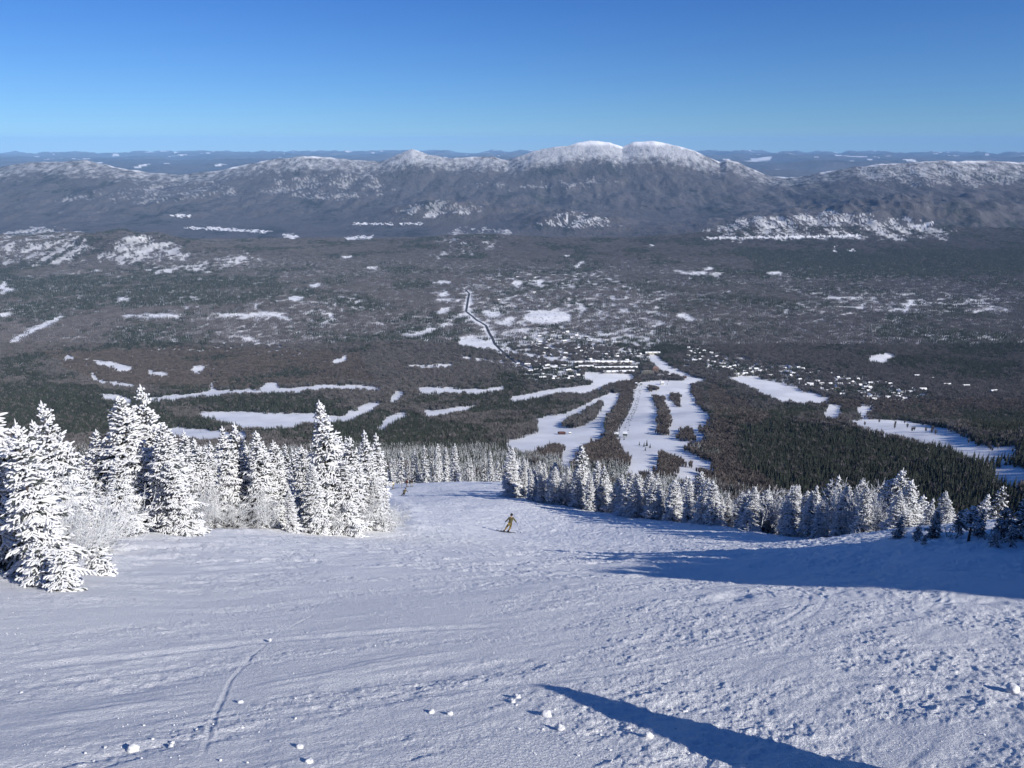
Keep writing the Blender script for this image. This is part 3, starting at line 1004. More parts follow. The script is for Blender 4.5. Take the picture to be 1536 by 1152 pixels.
GREYB_P = [bush_meshes(4.6, 161, 7, .35, thick=.022, matr=M_FROSTY), bush_meshes(4.2, 162, 8, .42, thick=.022, matr=M_FROSTY)]
print('protos', time.time() - T0, [len(p['rime'].polygons) for p in SPRUCE_P + MID_P], [len(p['twigs'].polygons) for p in BUSH_P])


def plant(name, proto, x, y, s, label, group, cat='tree', rz=None, sink=.12, sz=1.0):
    o = empty(name, (x, y, H1(x, y) - sink), rnd.uniform(0, 6.28) if rz is None else rz, s)
    q = rnd.uniform(.88, 1.14)
    o.scale = (s * q, s * q * rnd.uniform(.9, 1.1), s * sz)
    o.rotation_euler = (rnd.gauss(0, .025), rnd.gauss(0, .025), o.rotation_euler[2])
    tag(o, label, cat, group)
    names = {'rime': 'rime', 'needle': 'crown', 'trunk': 'trunk', 'twigs': 'twigs', 'stem': 'stem'}
    for k, me in proto.items():
        mesh_obj(names[k], me, o)
    return o


def top_scale(px, top, y, h0):
    """scale that brings the tip of a tree of height h0, standing y metres ahead at pixel column px, to pixel row top"""
    x = float(ray(px, 780)[0]) * y
    zt = float(ray(px, top)[1]) * y
    for _ in range(3):
        x = (px - 768) / F * (y * CP - zt * SP)
    return x, y, (zt - H1(x, y) + .12) / h0


HT = [5.2, 5.0, 5.4, 4.6, 5.0]
LEFT = [  # pixel column, tip row, metres ahead, prototype, width factor, label
    (-58, 556, 13.0, 1, 'huge rime-plastered spruce cut by the left edge of the picture'),
    (18, 640, 11.8, 3, 'low broad rime-plastered spruce in front, at the far left corner of the trees'),
    (66, 606, 19, 0, 'rime-white spruce with a pointed tip, just right of the one cut by the picture edge'),
    (186, 600, 27, 1, 'left twin of the tall pair of rime-white spruces at the left of the run'),
    (207, 582, 28, 0, 'tallest spruce of the left group, the pointed right twin of a rime-white pair'),
    (238, 640, 26, 1, 'wide rime-white spruce with boughs down to the snow, right of the tall pair'),
    (262, 690, 25.5, 3, 'short broad rime-white spruce with hanging boughs beside the tall pair'),
    (166, 690, 24, 3, 'short rime-white spruce under the left side of the tall pair'),
    (98, 664, 21, 2, 'rime-white spruce with a narrow tip behind the leaning bushes, nearer the left edge'), (140, 648, 27, 0, 'full rime-white spruce filling the space left of the tall pair'),
    (158, 672, 31, 3, 'rime-white spruce half hidden behind the left twin of the tall pair'), (270, 648, 35, 2, 'slim rime-white spruce rising behind the wide one right of the tall pair'), (288, 662, 39, 4, 'thin frosted spruce at the back of the gap beyond the tall pair'),
    (455, 668, 46, 2, 'frosted spruce standing behind the dark gap'), (300, 668, 36, 2, 'slim frosted spruce first right of the gap beyond the tall pair'),
    (328, 643, 37, 4, 'narrow frosted spruce with a thin tip, in the middle of the left group'),
    (353, 636, 38, 2, 'frosted spruce, the highest tip in the middle of the left group'),
    (379, 650, 37, 0, 'frosted full spruce in the middle of the left group, over bare bushes'),
    (407, 664, 38, 2, 'slim frosted spruce on the left of the dark gap'),
    (432, 733, 35.8, 4, 'small white spruce alone in front of the dark gap'),
    (484, 606, 38.5, 0, 'tall frosted spruce with a spiky tip right of the dark gap in the left group'),
    (470, 700, 37, 1, 'low white spruce at the foot of the spiky-tipped tall one'),
    (512, 690, 38.5, 3, 'mid-sized white spruce leaning out beside the spiky-tipped tall one'),
    (529, 655, 41, 2, 'left one of three slim white spruces at the end of the left group'),
    (546, 648, 43, 4, 'middle one of three slim white spruces at the end of the left group'),
    (563, 653, 45, 4, 'right one of three slim white spruces at the end of the left group'),
    (560, 715, 41.5, 1, 'low broad white spruce in front of the three slim ones'),
    (120, 700, 20, 4, 'slender rime-white spruce behind the leaning bushes on the left'),
    (40, 700, 13.5, 1, 'broad rime-white spruce with snow pads on its boughs at the left edge'),
]
for px, top, y, k, label in LEFT:
    x, y, s = top_scale(px, top, y, HT[k])
    plant('snowy_spruce', SPRUCE_P[k], x, y, s, label, 'rime-white spruces left of the run', sz=1.0)


def at_base(px, py, y):
    x = float(ray(px, py)[0]) * y
    return x, y


for px, y, k, s, label in [
        (108, 17, 0, .66, 'large bare birch bush furred with rime, leaning right, at the left of the run'),
        (150, 20, 0, .60, 'second rime-furred leaning bush, right behind the large one'),
        (86, 14, 0, .46, 'rime-furred leaning bush in front of the spruces at the far left')]:
    x, y = at_base(px, 830, y)
    plant('frosted_bush', LEANB_P[0], x, y, s, label, 'rime-furred bushes left of the run', 'bush', rz=rnd.uniform(-.3, .3))
for px, y, k, s, label in [
        (322, 34.5, 2, .62, 'upright rime-white birch shoots at the foot of the middle spruces'), (345, 35, 0, .6, 'rime-white bush under the middle spruces of the left group'),
        (300, 33, 1, .5, 'rime-white bush first right of the tall pair of spruces'), (385, 35.5, 1, .62, 'rime-white bush left of the small lone spruce'),
        (407, 35.5, 0, .55, 'rime-white bush close to the small lone spruce'), (588, 44, 1, .5, 'round rime-white bush at the right end of the left group'),
        (602, 47, 0, .40, 'low rime-white bush that reaches farthest into the run'), (540, 40, 0, .7, 'rime-white bush below the three slim spruces'),
        (575, 42, 1, .8, 'rime-white bush in front of the last slim spruce'), (502, 38, 1, .6, 'rime-white bush right of the spiky-tipped tall spruce')]:
    x, y = at_base(px, 800, y)
    plant('frosted_bush', BUSH_P[k], x, y, s, label, 'rime-furred bushes left of the run', 'bush')
x, y, _z = hit(150, 862)
plant('snowy_seedling', SHRUB_P[1], x, y, .75, 'tiny rime-caked spruce seedling alone on the snow at the left', None, 'tree')
for px, py, y, s, k, label in [(38, 880, 10.6, .5, 0, 'rime-caked dwarf spruce at the front left corner of the trees'), (8, 872, 10.8, .55, 0, 'rime-caked dwarf spruce at the very left edge of the snow')]:
    x, y, _z = hit(px + 60, py + 8)
    plant('snowy_seedling', SHRUB_P[k], x, y, s, label, None, 'tree')

ENV_L = ([-400, 0, 60, 110, 150, 190, 230, 265, 300, 350, 400, 440, 490, 560, 590, 640], [560, 560, 618, 668, 660, 610, 625, 650, 655, 650, 665, 690, 650, 665, 672, 700])
ENV_R = ([740, 800, 900, 1000, 1050, 1100, 1200, 1330, 1400, 1450, 1536, 2000], [680, 684, 688, 700, 708, 722, 724, 720, 748, 748, 738, 730])


def fill(n, ulo, uhi, ylo, yhi, side, env, protos, hts, hr, name, label, group, cat='tree', gap=(1.5, 30), mind=1.1, names=None):
    got, pts, tries = 0, [], 0
    while got < n and tries < n * 60:
        tries += 1
        y = ylo * (yhi / ylo) ** rnd.random()
        u = rnd.uniform(ulo, uhi)
        x = u * y
        d = float(signed_dist(np.array([x]), np.array([y]), EDGE_R if side > 0 else EDGE_L)[0]) * side
        if not gap[0] < d < gap[1] or any((x - a) ** 2 + (y - b_) ** 2 < mind ** 2 for a, b_ in pts):
            continue
        z = H1(x, y)
        k = rnd.randrange(len(protos))
        h = rnd.uniform(*hr)
        px, py = proj(x, y, z + h)
        lim = float(np.interp(px, env[0], env[1])) + rnd.uniform(0, 26)
        while py < lim and h > hr[0] * .45:
            h -= .15
            px, py = proj(x, y, z + h)
        if h <= hr[0] * .45 or px < -60 or px > 1600:
            continue
        plant(name, protos[k], x, y, h / hts[k], label, group, cat)
        pts.append((x, y)); got += 1
    return got


n1 = fill(80, -.95, -.20, 17, 95, -1, ENV_L, SPRUCE_P, HT, (4.6, 8.0), 'snowy_spruce', 'rime-white spruce standing back in the crowd left of the run', 'rime-white spruces standing back on the left', gap=(4.5, 60))
n2 = fill(16, -.75, -.15, 18, 60, -1, ENV_L, BUSH_P, [3.4, 3.0, 4.2], (1.8, 3.0), 'frosted_bush', 'rime-furred bush among the spruces left of the run', 'rime-furred bushes among the left spruces', 'bush', gap=(2.5, 14))
RIGHT = [(768, 672, 99, 0, 'frosted dark spruce at the head of the right-hand trees, beside the crest'), (873, 669, 90, 2, 'slim white spruce whose spike rises highest left of the middle of the right-hand wood'),
         (898, 690, 86, 0, 'frosted spruce right of the highest spike in the right-hand wood'), (1051, 709, 66, 1, 'broad leaning white spruce in the middle of the right-hand wood'),
         (1010, 735, 70, 0, 'frosted spruce with dark gaps close to the lip of the run'), (1190, 729, 53, 2, 'left of two narrow white spruces left of centre in the right-hand row'), (1199, 729, 53.5, 4, 'right of two narrow white spruces left of centre in the right-hand row'),
         (1212, 738, 51, 0, 'short full white spruce next to two narrow ones in the right-hand row'), (1227, 731, 50, 4, 'white spruce with a thin tip between a short full one and a tall pair'),
         (1247, 718, 48, 2, 'left of a tall pair of white spruces in the right-hand row'), (1260, 716, 47.5, 4, 'right of a tall pair of white spruces, its tip bent'),
         (1270, 730, 47, 0, 'white spruce close behind a tall pair in the right-hand row'), (1291, 719, 44, 2, 'white spruce on a dark crooked trunk left of the tallest one on the right'),
         (1310, 740, 43, 1, 'low white spruce left of the tallest one on the right'), (1330, 722, 41.5, 0, 'white spruce touching the left side of the tallest one on the right'),
         (1341, 704, 41, 3, 'tallest white spruce of the right-hand row'), (1364, 725, 39, 1, 'broad white spruce right of the tallest one'), (1371, 727, 38.5, 4, 'narrow white spruce right of the tallest one'),
         (1398, 748, 36, 4, 'small white spruce with a bent tip, on the right'), (1424, 739, 34, 2, 'white spruce with a thin tip near the right edge'),
         (1478, 741, 31, 4, 'thin white spruce near the right edge, behind dark shrubs')]
for px, top, y, k, label in RIGHT:
    y += 3.5
    x, y, s = top_scale(px, top, y, HT[k])
    plant('snowy_spruce', SPRUCE_P[k], x, y, s, label, 'frosted spruces right of the run', sz=1.0)
n3b = fill(42, -.02, .66, 36, 130, 1, ENV_R, SPRUCE_P, HT, (6.0, 9.0), 'snowy_spruce', 'frosted spruce standing low behind the front row right of the run', 'frosted spruces behind the front row on the right', gap=(9, 18), mind=1.8)
n3 = fill(64, -.02, .66, 36, 120, 1, ENV_R, SPRUCE_P, HT, (4.8, 7.6), 'snowy_spruce', 'frosted spruce in the crowd beyond the lip right of the run', 'frosted spruces standing back on the right', gap=(1.3, 5), mind=1.5)
n4 = fill(40, .0, .62, 42, 110, 1, ENV_R, GREYB_P, [4.6, 4.2], (2.6, 4.4), 'frosted_bush', 'grey frosted birch among the spruces right of the run', 'grey frosted birches right of the run', 'bush', gap=(2.0, 9), mind=1.0)
# dark shrubs and a mop-headed spruce on the shaded bank at the right
SHB = [(1345, 802, 33, 0, .5), (1372, 806, 31.5, 1, .42), (1400, 800, 30.8, 0, .55), (1440, 796, 29, 1, .62), (1385, 812, 28, 1, .3), (1465, 800, 27.5, 0, .6), (1500, 802, 26.5, 1, .8), (1530, 800, 25.5, 0, 1.0), (1515, 812, 24.5, 1, .55), (1490, 815, 24, 0, .4)]
SHL = ['dark low spruce shrub at the left end of the shaded bank', 'dark ragged shrub second from the left on the shaded bank', 'dark shrub at the top of the shaded bank, left of the mop-headed spruce', 'dark shrub behind the mop-headed spruce',
       'smallest dark shrub, low on the shaded bank', 'dark bushy spruce right of the mop-headed one', 'dark wide shrub on the shaded bank near the right edge', 'tall dark spruce at the right edge of the picture', 'dark shrub low on the bank near the right edge', 'dark low shrub below the bushy spruces on the bank']
for (px, py, y, k, s), lb in zip(SHB, SHL):
    x, y, _z = hit(px, py + 9)
    plant('shaded_spruce', SHADE_P[k], x, y, s * .72 * y / 28, lb, 'dark spruces on the shaded bank', sink=.05)
x, y, s = top_scale(1504, 730, 30, 3.2)
plant('shaded_spruce', SHADE_P[0], x, y, s, 'large dark spruce with a white crown at the right edge, above the shaded bank', 'dark spruces on the shaded bank')
x, y, _z = hit(1452, 815)
mop = spruce_meshes(2.2, .95, 171, rime=.75, bare=.55, dz=.15)
plant('mop_spruce', mop, x, y, .82 * y / 29, 'mop-headed spruce with a bare stem on the shaded bank', None)
for (px, y, k, s), lb in zip([(1395, 28, 0, .28), (1425, 27, 1, .3), (1475, 24.5, 0, .26), (1512, 23.5, 1, .3), (1350, 32, 1, .22)],
                             ['bare dark twigs poking out of the shaded bank, left of the mop-headed spruce', 'bare dark twigs right below the mop-headed spruce', 'bare dark twigs low on the bank near the right edge', 'bare dark twigs at the foot of the bank by the right edge', 'bare dark twigs at the left end of the shaded bank']):
    x, y, _z = hit(px, 836 - y * .9)
    tw = bush_meshes(3.0, 180 + int(px), 4, .6, levels=2, thick=.02, matr=M_BARK)
    plant('bare_twigs', tw, x, y, s, lb, None, 'bush')
# trees out of frame at the right: their shade lies across the run
SH = np.array([math.sin(SUN_AZ), math.cos(SUN_AZ)])


def caster(px, py, L, proto, h0, label, dy=0, grp='spruces uphill on the right', name='snowy_spruce'):
    """plants a tree so that the shade of its tip falls on the ground at a photo pixel; L = its distance from there"""
    gx, gy, gz = hit(px, py)
    x, y = gx + SH[0] * L, gy + SH[1] * L
    zt = gz + L * math.tan(SUN_EL)
    h = zt - H1(x, y)
    return plant(name, proto, x, y, max(h, 1) / h0, label, grp), x, y, h


SHADE = [(rnd.uniform(930, 1540), 0, rnd.uniform(16, 32)) for _ in range(34)]
SHADE = [(a, rnd.uniform(826 + 12 * (a > 1000), 848 + 12 * min(1, (a - 900) / 300)), b_ * (1 - .45 * max(0, a - 1250) / 300)) for a, b_, b_ in SHADE]
for i, (px, py, L) in enumerate([(815, 826, 25), (850, 836, 25.5), (905, 846, 25), (960, 852, 24), (1010, 857, 23), (880, 832, 29), (1060, 862, 22), (940, 838, 28), (1120, 866, 20), (1180, 868, 18), (1000, 842, 28), (1240, 865, 16), (1080, 846, 27), (1300, 863, 15), (1360, 862, 13.5), (1160, 848, 23), (1230, 846, 21), (1420, 861, 12.5), (1300, 846, 19), (1370, 846, 17.5), (1480, 861, 11.5), (1440, 848, 16), (1530, 860, 11), (1310, 824, 26), (1400, 822, 22), (1500, 845, 14), (1480, 815, 20)] + SHADE + [(rnd.uniform(900, 1230), rnd.uniform(838, 860), rnd.uniform(18, 27)) for _ in range(22)]):
    k = [0, 1, 3, 1][i % 4]
    o_, x_, y_, h_ = caster(px, py, L, SPRUCE_P[k], HT[k], 'spruce of the stand just outside the right side of the picture')
    o_.scale = (o_.scale[0] * 1.6, o_.scale[1] * 1.6, o_.scale[2])
    if i % 16 == 0:
        print('caster', px, py, round(x_, 1), round(y_, 1), 'h', round(h_, 2), 'px', [round(float(q)) for q in proj(x_, y_, H1(x_, y_))] if y_ > 0 else 'behind')


def lumpy_ghost():
    """smooth snow-plastered conifer shape, an added out-of-view shadow caster"""
    bm = bmesh.new()
    bmesh.ops.create_icosphere(bm, subdivisions=4, radius=1)
    for v in bm.verts:
        t = (v.co.z + 1) / 2
        r = (.36 * (1 - t) ** .75 + .03) * (1 + .10 * math.sin(t * 26 + 2 * math.atan2(v.co.y, v.co.x)))
        a = math.atan2(v.co.y, v.co.x)
        q = math.hypot(v.co.x, v.co.y)
        k = min(1, q * 3)
        v.co = Vector((math.cos(a) * r * k, math.sin(a) * r * k, t * 2.2 - .1))
    me = bpy.data.meshes.new('shadow_ghost')
    bm.to_mesh(me); bm.free()
    me.materials.append(M_RIME)
    me.polygons.foreach_set('use_smooth', np.ones(len(me.polygons), bool))
    return me


gx, gy, gz = hit(812, 1027)
bx, by, bz = hit(1175, 1152)
L = 3.6
tip = Vector((gx, gy, gz)) + Vector((SH[0] * L, SH[1] * L, L * math.tan(SUN_EL)))
ax_ = Vector((bx - gx, by - gy))
foot2 = Vector((bx, by)) + ax_.normalized() * .9 + Vector((SH[0], SH[1])) * .6
foot = Vector((foot2.x, foot2.y, H1(foot2.x, foot2.y) - .15))
o = mesh_obj('shadow_ghost', lumpy_ghost())  # added out of view, leaned and stretched to cast the pointed foreground shadow
dv = tip - foot
o.location = foot
o.rotation_euler = dv.to_track_quat('Z', 'Y').to_euler()
o.scale = (1.1, 1.1, dv.length / 2.1)
tag(o, 'unseen snow-plastered spruce shape, added to cast the pointed shadow in the foreground', 'tree')
print('ghost', tip, foot, 'tip px', proj(*tip), 'foot px', proj(*foot))

# mid-slope spruces beyond the crest and down the left flank
ENV_M = ([-100, 60, 200, 300, 480, 500, 560, 650, 700, 760, 800], [655, 655, 650, 655, 655, 640, 648, 655, 655, 668, 690])
got, tries, MIDPTS = 0, 0, []
while got < 235 and tries < 20000:
    tries += 1
    y = 95 * (380 / 95) ** rnd.random()
    px0 = rnd.uniform(-20, 800) if rnd.random() < .45 else rnd.uniform(470, 800)
    x = float(ray(px0, 700)[0]) * y
    dr = float(signed_dist(np.array([x]), np.array([y]), EDGE_R)[0])
    dl = -float(signed_dist(np.array([x]), np.array([y]), EDGE_L)[0])
    if y < 158 and (dl < 8 and dr < 3):
        continue
    if y >= 158 and y < 175 and -34 < x < 0:
        continue
    if any((x - a) ** 2 + (y - b_) ** 2 < 2.6 ** 2 for a, b_ in MIDPTS):
        continue
    z = H1(x, y)
    k = rnd.randrange(3)
    h = rnd.uniform(7.5, 13.5)
    px, py = proj(x, y, z + h)
    lim = float(np.interp(px, ENV_M[0], ENV_M[1])) + rnd.uniform(-4, 22)
    while py < lim and h > 3.5:
        h -= .3
        px, py = proj(x, y, z + h)
    crest = 728 if 560 < px < 760 else 790
    if h <= 3.5 or py > crest - 6:
        continue
    left = px0 < 470
    plant('frosted_spruce', MID_P[k], x, y, h / [9, 10, 8.5][k], 'lightly frosted spruce far down behind the white trees on the left' if left else 'lightly frosted green spruce in the wood below the crest of the run',
          'lightly frosted spruces behind the left trees' if left else 'lightly frosted spruces below the crest')
    MIDPTS.append((x, y)); got += 1
print('near trees', n1, n2, n3, n4, got, time.time() - T0)
# ------------------------------------------------------------------ the valley forest (uncountable: one object per belt)
def leafy(P0, P1, wd, g):
    """thin blades (single triangles) from P0 to P1 with base width wd"""
    P0, P1 = np.asarray(P0, float), np.asarray(P1, float)
    d = P1 - P0
    s = np.cross(d, g.normal(0, 1, d.shape))
    s /= np.linalg.norm(s, axis=1, keepdims=True) + 1e-9
    s *= np.asarray(wd).reshape(-1, 1) * .5
    V = np.stack([P0 - s, P0 + s, P1], 1).reshape(-1, 3)
    return V, np.arange(len(V)).reshape(-1, 3)


def conifer_tris(x, y, h, r, g, n=70):
    f = g.uniform(.08, 1, n) ** 1.15
    a = g.uniform(0, 6.283, n)
    L = r * (1 - f) ** .85 * g.uniform(.7, 1.15, n) + .15
    ax = np.stack([np.full(n, x), np.full(n, y), f * h], 1)
    tip = ax + np.stack([np.cos(a) * L, np.sin(a) * L, -.35 * L], 1)
    ax[:, 2] += .3 * L
    V, T = leafy(tip, ax, 0, g)
    V, T = leafy(ax, tip, np.maximum(.9 * L, .5), g)
    # a lean inner cone closes the crown
    k = 6
    ang = np.arange(k) * 2 * np.pi / k
    ring = np.stack([x + np.cos(ang) * r * .5, y + np.sin(ang) * r * .5, np.full(k, h * .06)], 1)
    b = len(V)
    V = np.concatenate([V, ring, [[x, y, h]], ring * [1, 1, 0] + [0, 0, -3]])
    T = np.concatenate([T, [[b + i, b + (i + 1) % k, b + k] for i in range(k)]])
    return V, T


def hardwood_tris(x, y, h, r, g, n=60):
    P0 = np.tile([x, y, -2.5], (2, 1)); P1 = np.array([[x, y, h * .8], [x + .2, y, h * .7]])
    V1, T1 = leafy(P0, P1, [.45, .4], g)
    f = g.uniform(.22, .62, n)
    a = g.uniform(0, 6.283, n)
    L = r * np.sqrt(g.uniform(.05, 1, n))
    b0 = np.stack([x + np.cos(a) * L * .25, y + np.sin(a) * L * .25, f * h], 1)
    b1 = np.stack([x + np.cos(a) * L, y + np.sin(a) * L, h * np.minimum(1.02, f + g.uniform(.22, .5, n))], 1)
    V2, T2 = leafy(b0, b1, g.uniform(.35, .8, n), g)
    return (V1, T1), (V2, T2)


def clump(name, kind, seed, R_, n, hr, mats, dens=60, mix=.1):
    g = np.random.default_rng(seed)
    A = {0: [[], []], 1: [[], []], 2: [[], []]}
    off = {0: 0, 1: 0, 2: 0}

    def put(m, V, T):
        A[m][0].append(V); A[m][1].append(T + off[m]); off[m] += len(V)
    for i in range(n):
        rr = R_ * math.sqrt((i + g.uniform(.2, .8)) / n)
        a = i * 2.39996 + g.uniform(-.3, .3)
        x, y = rr * math.cos(a), rr * math.sin(a)
        con = kind == 'c'
        if g.uniform() < mix:
            con = not con
        h = g.uniform(*hr)
        if con:
            put(0, *conifer_tris(x, y, h * g.uniform(.75, 1.15), h * .17, g, dens))
        else:
            t, c = hardwood_tris(x, y, h * .95, h * .24, g, dens)
            put(2, *t); put(1, *c)
    V, T, MI, b = [], [], [], 0
    for m in range(3):
        if A[m][0]:
            v, t = np.concatenate(A[m][0]), np.concatenate(A[m][1])
            V.append(v); T.append(t + b); MI.append(np.full(len(t), m)); b += len(v)
    me = mesh_np(name, np.concatenate(V), [np.concatenate(T)], mats, mi=np.concatenate(MI))
    return bpy.data.objects.new(name, me)


def frost_clump(name, seed):
    """a few lightly frosted spruces baked together for the far side of the near wood"""
    g = np.random.default_rng(seed)
    A, off = {0: [[], []], 1: [[], []]}, {0: 0, 1: 0}
    for i in range(4):
        a = i * 2.4
        x, y = 2.6 * math.sqrt(i) * math.cos(a), 2.6 * math.sqrt(i) * math.sin(a)
        h = g.uniform(6, 10)
        for m, n, q in ((0, 70, 1.0), (1, 60, 1.06)):
            V, T = conifer_tris(x, y, h * q, h * .17 * q, g, n)
            A[m][0].append(V if m == 0 else V[:n * 3] + [0, 0, .12]); A[m][1].append((T if m == 0 else T[:n]) + off[m]); off[m] += len(A[m][0][-1])
    v0, t0, v1, t1 = np.concatenate(A[0][0]), np.concatenate(A[0][1]), np.concatenate(A[1][0]), np.concatenate(A[1][1])
    me = mesh_np(name, np.concatenate([v0, v1]), [np.concatenate([t0, t1 + len(v0)])], [M_NEEDLE, M_RIMEDIM], mi=np.concatenate([np.zeros(len(t0)), np.ones(len(t1))]))
    return bpy.data.objects.new(name, me)


lib = bpy.data.collections.new('forest_patches')
PR = []
for i in range(3): PR.append(clump(f'p{i:02d}', 'c', 200 + i, 7, 7, (8, 14), [M_NEEDLE2, M_TWIG, M_TRUNKP], 60, .12))
for i in range(3): PR.append(clump(f'p{3 + i:02d}', 'h', 210 + i, 7, 7, (8, 13), [M_NEEDLE2, M_TWIG, M_TRUNKP], 60, .10))
for i in range(2): PR.append(clump(f'p{6 + i:02d}', 'h', 220 + i, 6, 7, (6, 10), [M_NEEDLE2, M_TWIGB, M_TRUNKP], 60, .04))
for i in range(2): PR.append(frost_clump(f'p{8 + i:02d}', 230 + i))
for i in range(2): PR.append(clump(f'p{10 + i:02d}', 'c', 240 + i, 15, 16, (9, 15), [M_NEEDLE2, M_TWIG, M_TRUNKP], 22, .15))
for i in range(2): PR.append(clump(f'p{12 + i:02d}', 'h', 250 + i, 15, 16, (9, 14), [M_NEEDLE2, M_TWIG, M_TRUNKP], 24, .10))
for o in PR:
    lib.objects.link(o)


def scatter_group():
    ng = bpy.data.node_groups.new('forest_scatter', 'GeometryNodeTree')
    ng.interface.new_socket('Geometry', in_out='INPUT', socket_type='NodeSocketGeometry')
    ng.interface.new_socket('Geometry', in_out='OUTPUT', socket_type='NodeSocketGeometry')
    N, L = ng.nodes.new, ng.links.new
    gi, go = N('NodeGroupInput'), N('NodeGroupOutput')
    ci = N('GeometryNodeCollectionInfo')
    ci.inputs['Collection'].default_value = lib
    ci.inputs['Separate Children'].default_value = True
    ci.inputs['Reset Children'].default_value = True
    ip = N('GeometryNodeInstanceOnPoints')
    ip.inputs['Pick Instance'].default_value = True
    L(gi.outputs[0], ip.inputs['Points'])
    L(ci.outputs[0], ip.inputs['Instance'])
    for nm, ty, sock in (('pick', 'INT', 'Instance Index'), ('rot', 'FLOAT_VECTOR', 'Rotation'), ('size', 'FLOAT_VECTOR', 'Scale')):
        a = N('GeometryNodeInputNamedAttribute')
        a.data_type = ty
        a.inputs['Name'].default_value = nm
        L(a.outputs['Attribute'], ip.inputs[sock])
    L(ip.outputs[0], go.inputs[0])
    return ng


NG = scatter_group()


def scatter(name, P, pick, size, label, sz=None):
    n = len(P)
    me = bpy.data.meshes.new(name)
    me.vertices.add(n)
    me.vertices.foreach_set('co', np.asarray(P, np.float32).ravel())
    a = me.attributes.new('pick', 'INT', 'POINT'); a.data.foreach_set('value', np.asarray(pick, np.int32))
    rot = np.zeros((n, 3), np.float32); rot[:, 2] = rng.uniform(0, 6.283, n)
    a = me.attributes.new('rot', 'FLOAT_VECTOR', 'POINT'); a.data.foreach_set('vector', rot.ravel())
    sc = np.stack([size, size, size if sz is None else sz], 1).astype(np.float32)
    a = me.attributes.new('size', 'FLOAT_VECTOR', 'POINT'); a.data.foreach_set('vector', sc.ravel())
    o = mesh_obj(name, me)
    md = o.modifiers.new('scatter', 'NODES')
    md.node_group = NG
    tag(o, label, kind='stuff')
    return o


def candidates(y0, y1, space, half=1.02):
    g = np.random.default_rng(int(y0))
    ys = np.arange(y0, y1, space)
    X, Y = [], []
    for yy in ys:
        w = half * yy + 60
        xs = np.arange(-w, w, space)
        X.append(xs + g.uniform(-.5, .5, len(xs)) * space)
        Y.append(np.full(len(xs), yy) + g.uniform(-.5, .5, len(xs)) * space)
    return np.concatenate(X), np.concatenate(Y)


def forest_at(y0, y1, space, h, frost_z=None):
    x, y = candidates(y0, y1, space)
    z = H(x, y)
    keep = np.ones(len(x), bool)
    px0, py0 = proj(x, y, z)
    for k in (0, .3, .6, .95):
        px, py = proj(x, y, z + h * k)
        keep &= ~clear_mask(px, py) | ((rng.uniform(size=len(x)) < .03) & (y > 1500))
        if k == 0:
            sp = speckle_mask(px, py, x, y)
            keep &= ~(sp & (y > 1300))
    # nothing that no view from here could show
    vis = np.ones(len(x), bool)
    u = x / y
    bins = np.clip(((u + 1.1) / 2.2 * 700).astype(int), 0, 699)
    tan = (z + h * 1.3) / y
    order = np.argsort(y)
    mx = HORIZON.copy()
    gt = z / y
    for j in order:
        b = bins[j]
        if tan[j] < mx[b] - .012:
            vis[j] = False
        if gt[j] > mx[b]:
            mx[b] = gt[j]
    HORIZON[:] = mx
    keep &= vis
    return x[keep], y[keep], z[keep], px0[keep], py0[keep]


HORIZON = np.full(700, -9.0)
# start the hidden-ground test with the near slope
_u = (np.arange(700) + .5) / 700 * 2.2 - 1.1
for yy in np.geomspace(40, 240, 40):
    HORIZON = np.maximum(HORIZON, H(_u * yy, np.full(700, yy)) / yy)


def kinds(x, y, px, py, z):
    n = len(x)
    d = weight_in(px, py, DARK)
    br = weight_in(px, py, BROWN)
    v = .5 + .55 * fbm(x / 420, y / 520, 4, 301) + .25 * noise(x / 70, y / 90, 305) + rng.normal(0, .12, n)
    con = v + d * .75 - br * .45 > .62
    return con, br


x, y, z, px, py = forest_at(185, 1000, 8.2, 11)
dr = signed_dist(x, y, EDGE_R); dl = -signed_dist(x, y, EDGE_L)
free = (y > 330) | (np.hypot(x, y) > 330)
con, br = kinds(x, y, px, py, z)
frost = rng.uniform(size=len(x)) < sm(-540, -330, z + 60 * noise(x / 90, y / 90, 310)) * .9 * (1 - weight_in(px, py, DARK[:1])) * (1 - weight_in(px, py, BROWN)) * (1 - sm(150, 330, x))
pick = np.where(frost, rng.integers(8, 10, len(x)), np.where(con, rng.integers(0, 3, len(x)), np.where(br > .3, rng.integers(6, 8, len(x)), rng.integers(3, 6, len(x)))))
size = rng.uniform(.75, 1.15, len(x))
k = free
scatter('spruce_wood', np.stack([x, y, z - .4], 1)[k], pick[k], size[k], 'lightly frosted spruce wood on the mountain flank below the run')
c1 = k.sum()
x, y, z, px, py = forest_at(1000, 2900, 9.6, 11)
con, br = kinds(x, y, px, py, z)
pick = np.where(con, rng.integers(0, 3, len(x)), np.where(br > .3, rng.integers(6, 8, len(x)), rng.integers(3, 6, len(x))))
scatter('mixed_forest', np.stack([x, y, z - .4], 1), pick, rng.uniform(.75, 1.2, len(x)), 'bare hardwood and dark conifer forest round the base village')
c2 = len(x)
x, y, z, px, py = forest_at(2900, 7000, 23, 13)
con, br = kinds(x, y, px, py, z)
pick = np.where(con, rng.integers(10, 12, len(x)), rng.integers(12, 14, len(x)))
scatter('valley_forest', np.stack([x, y, z - .4], 1), pick, rng.uniform(.85, 1.25, len(x)), 'bare hardwood and dark conifer forest covering the valley floor')
print('forest', c1, c2, len(x), time.time() - T0)
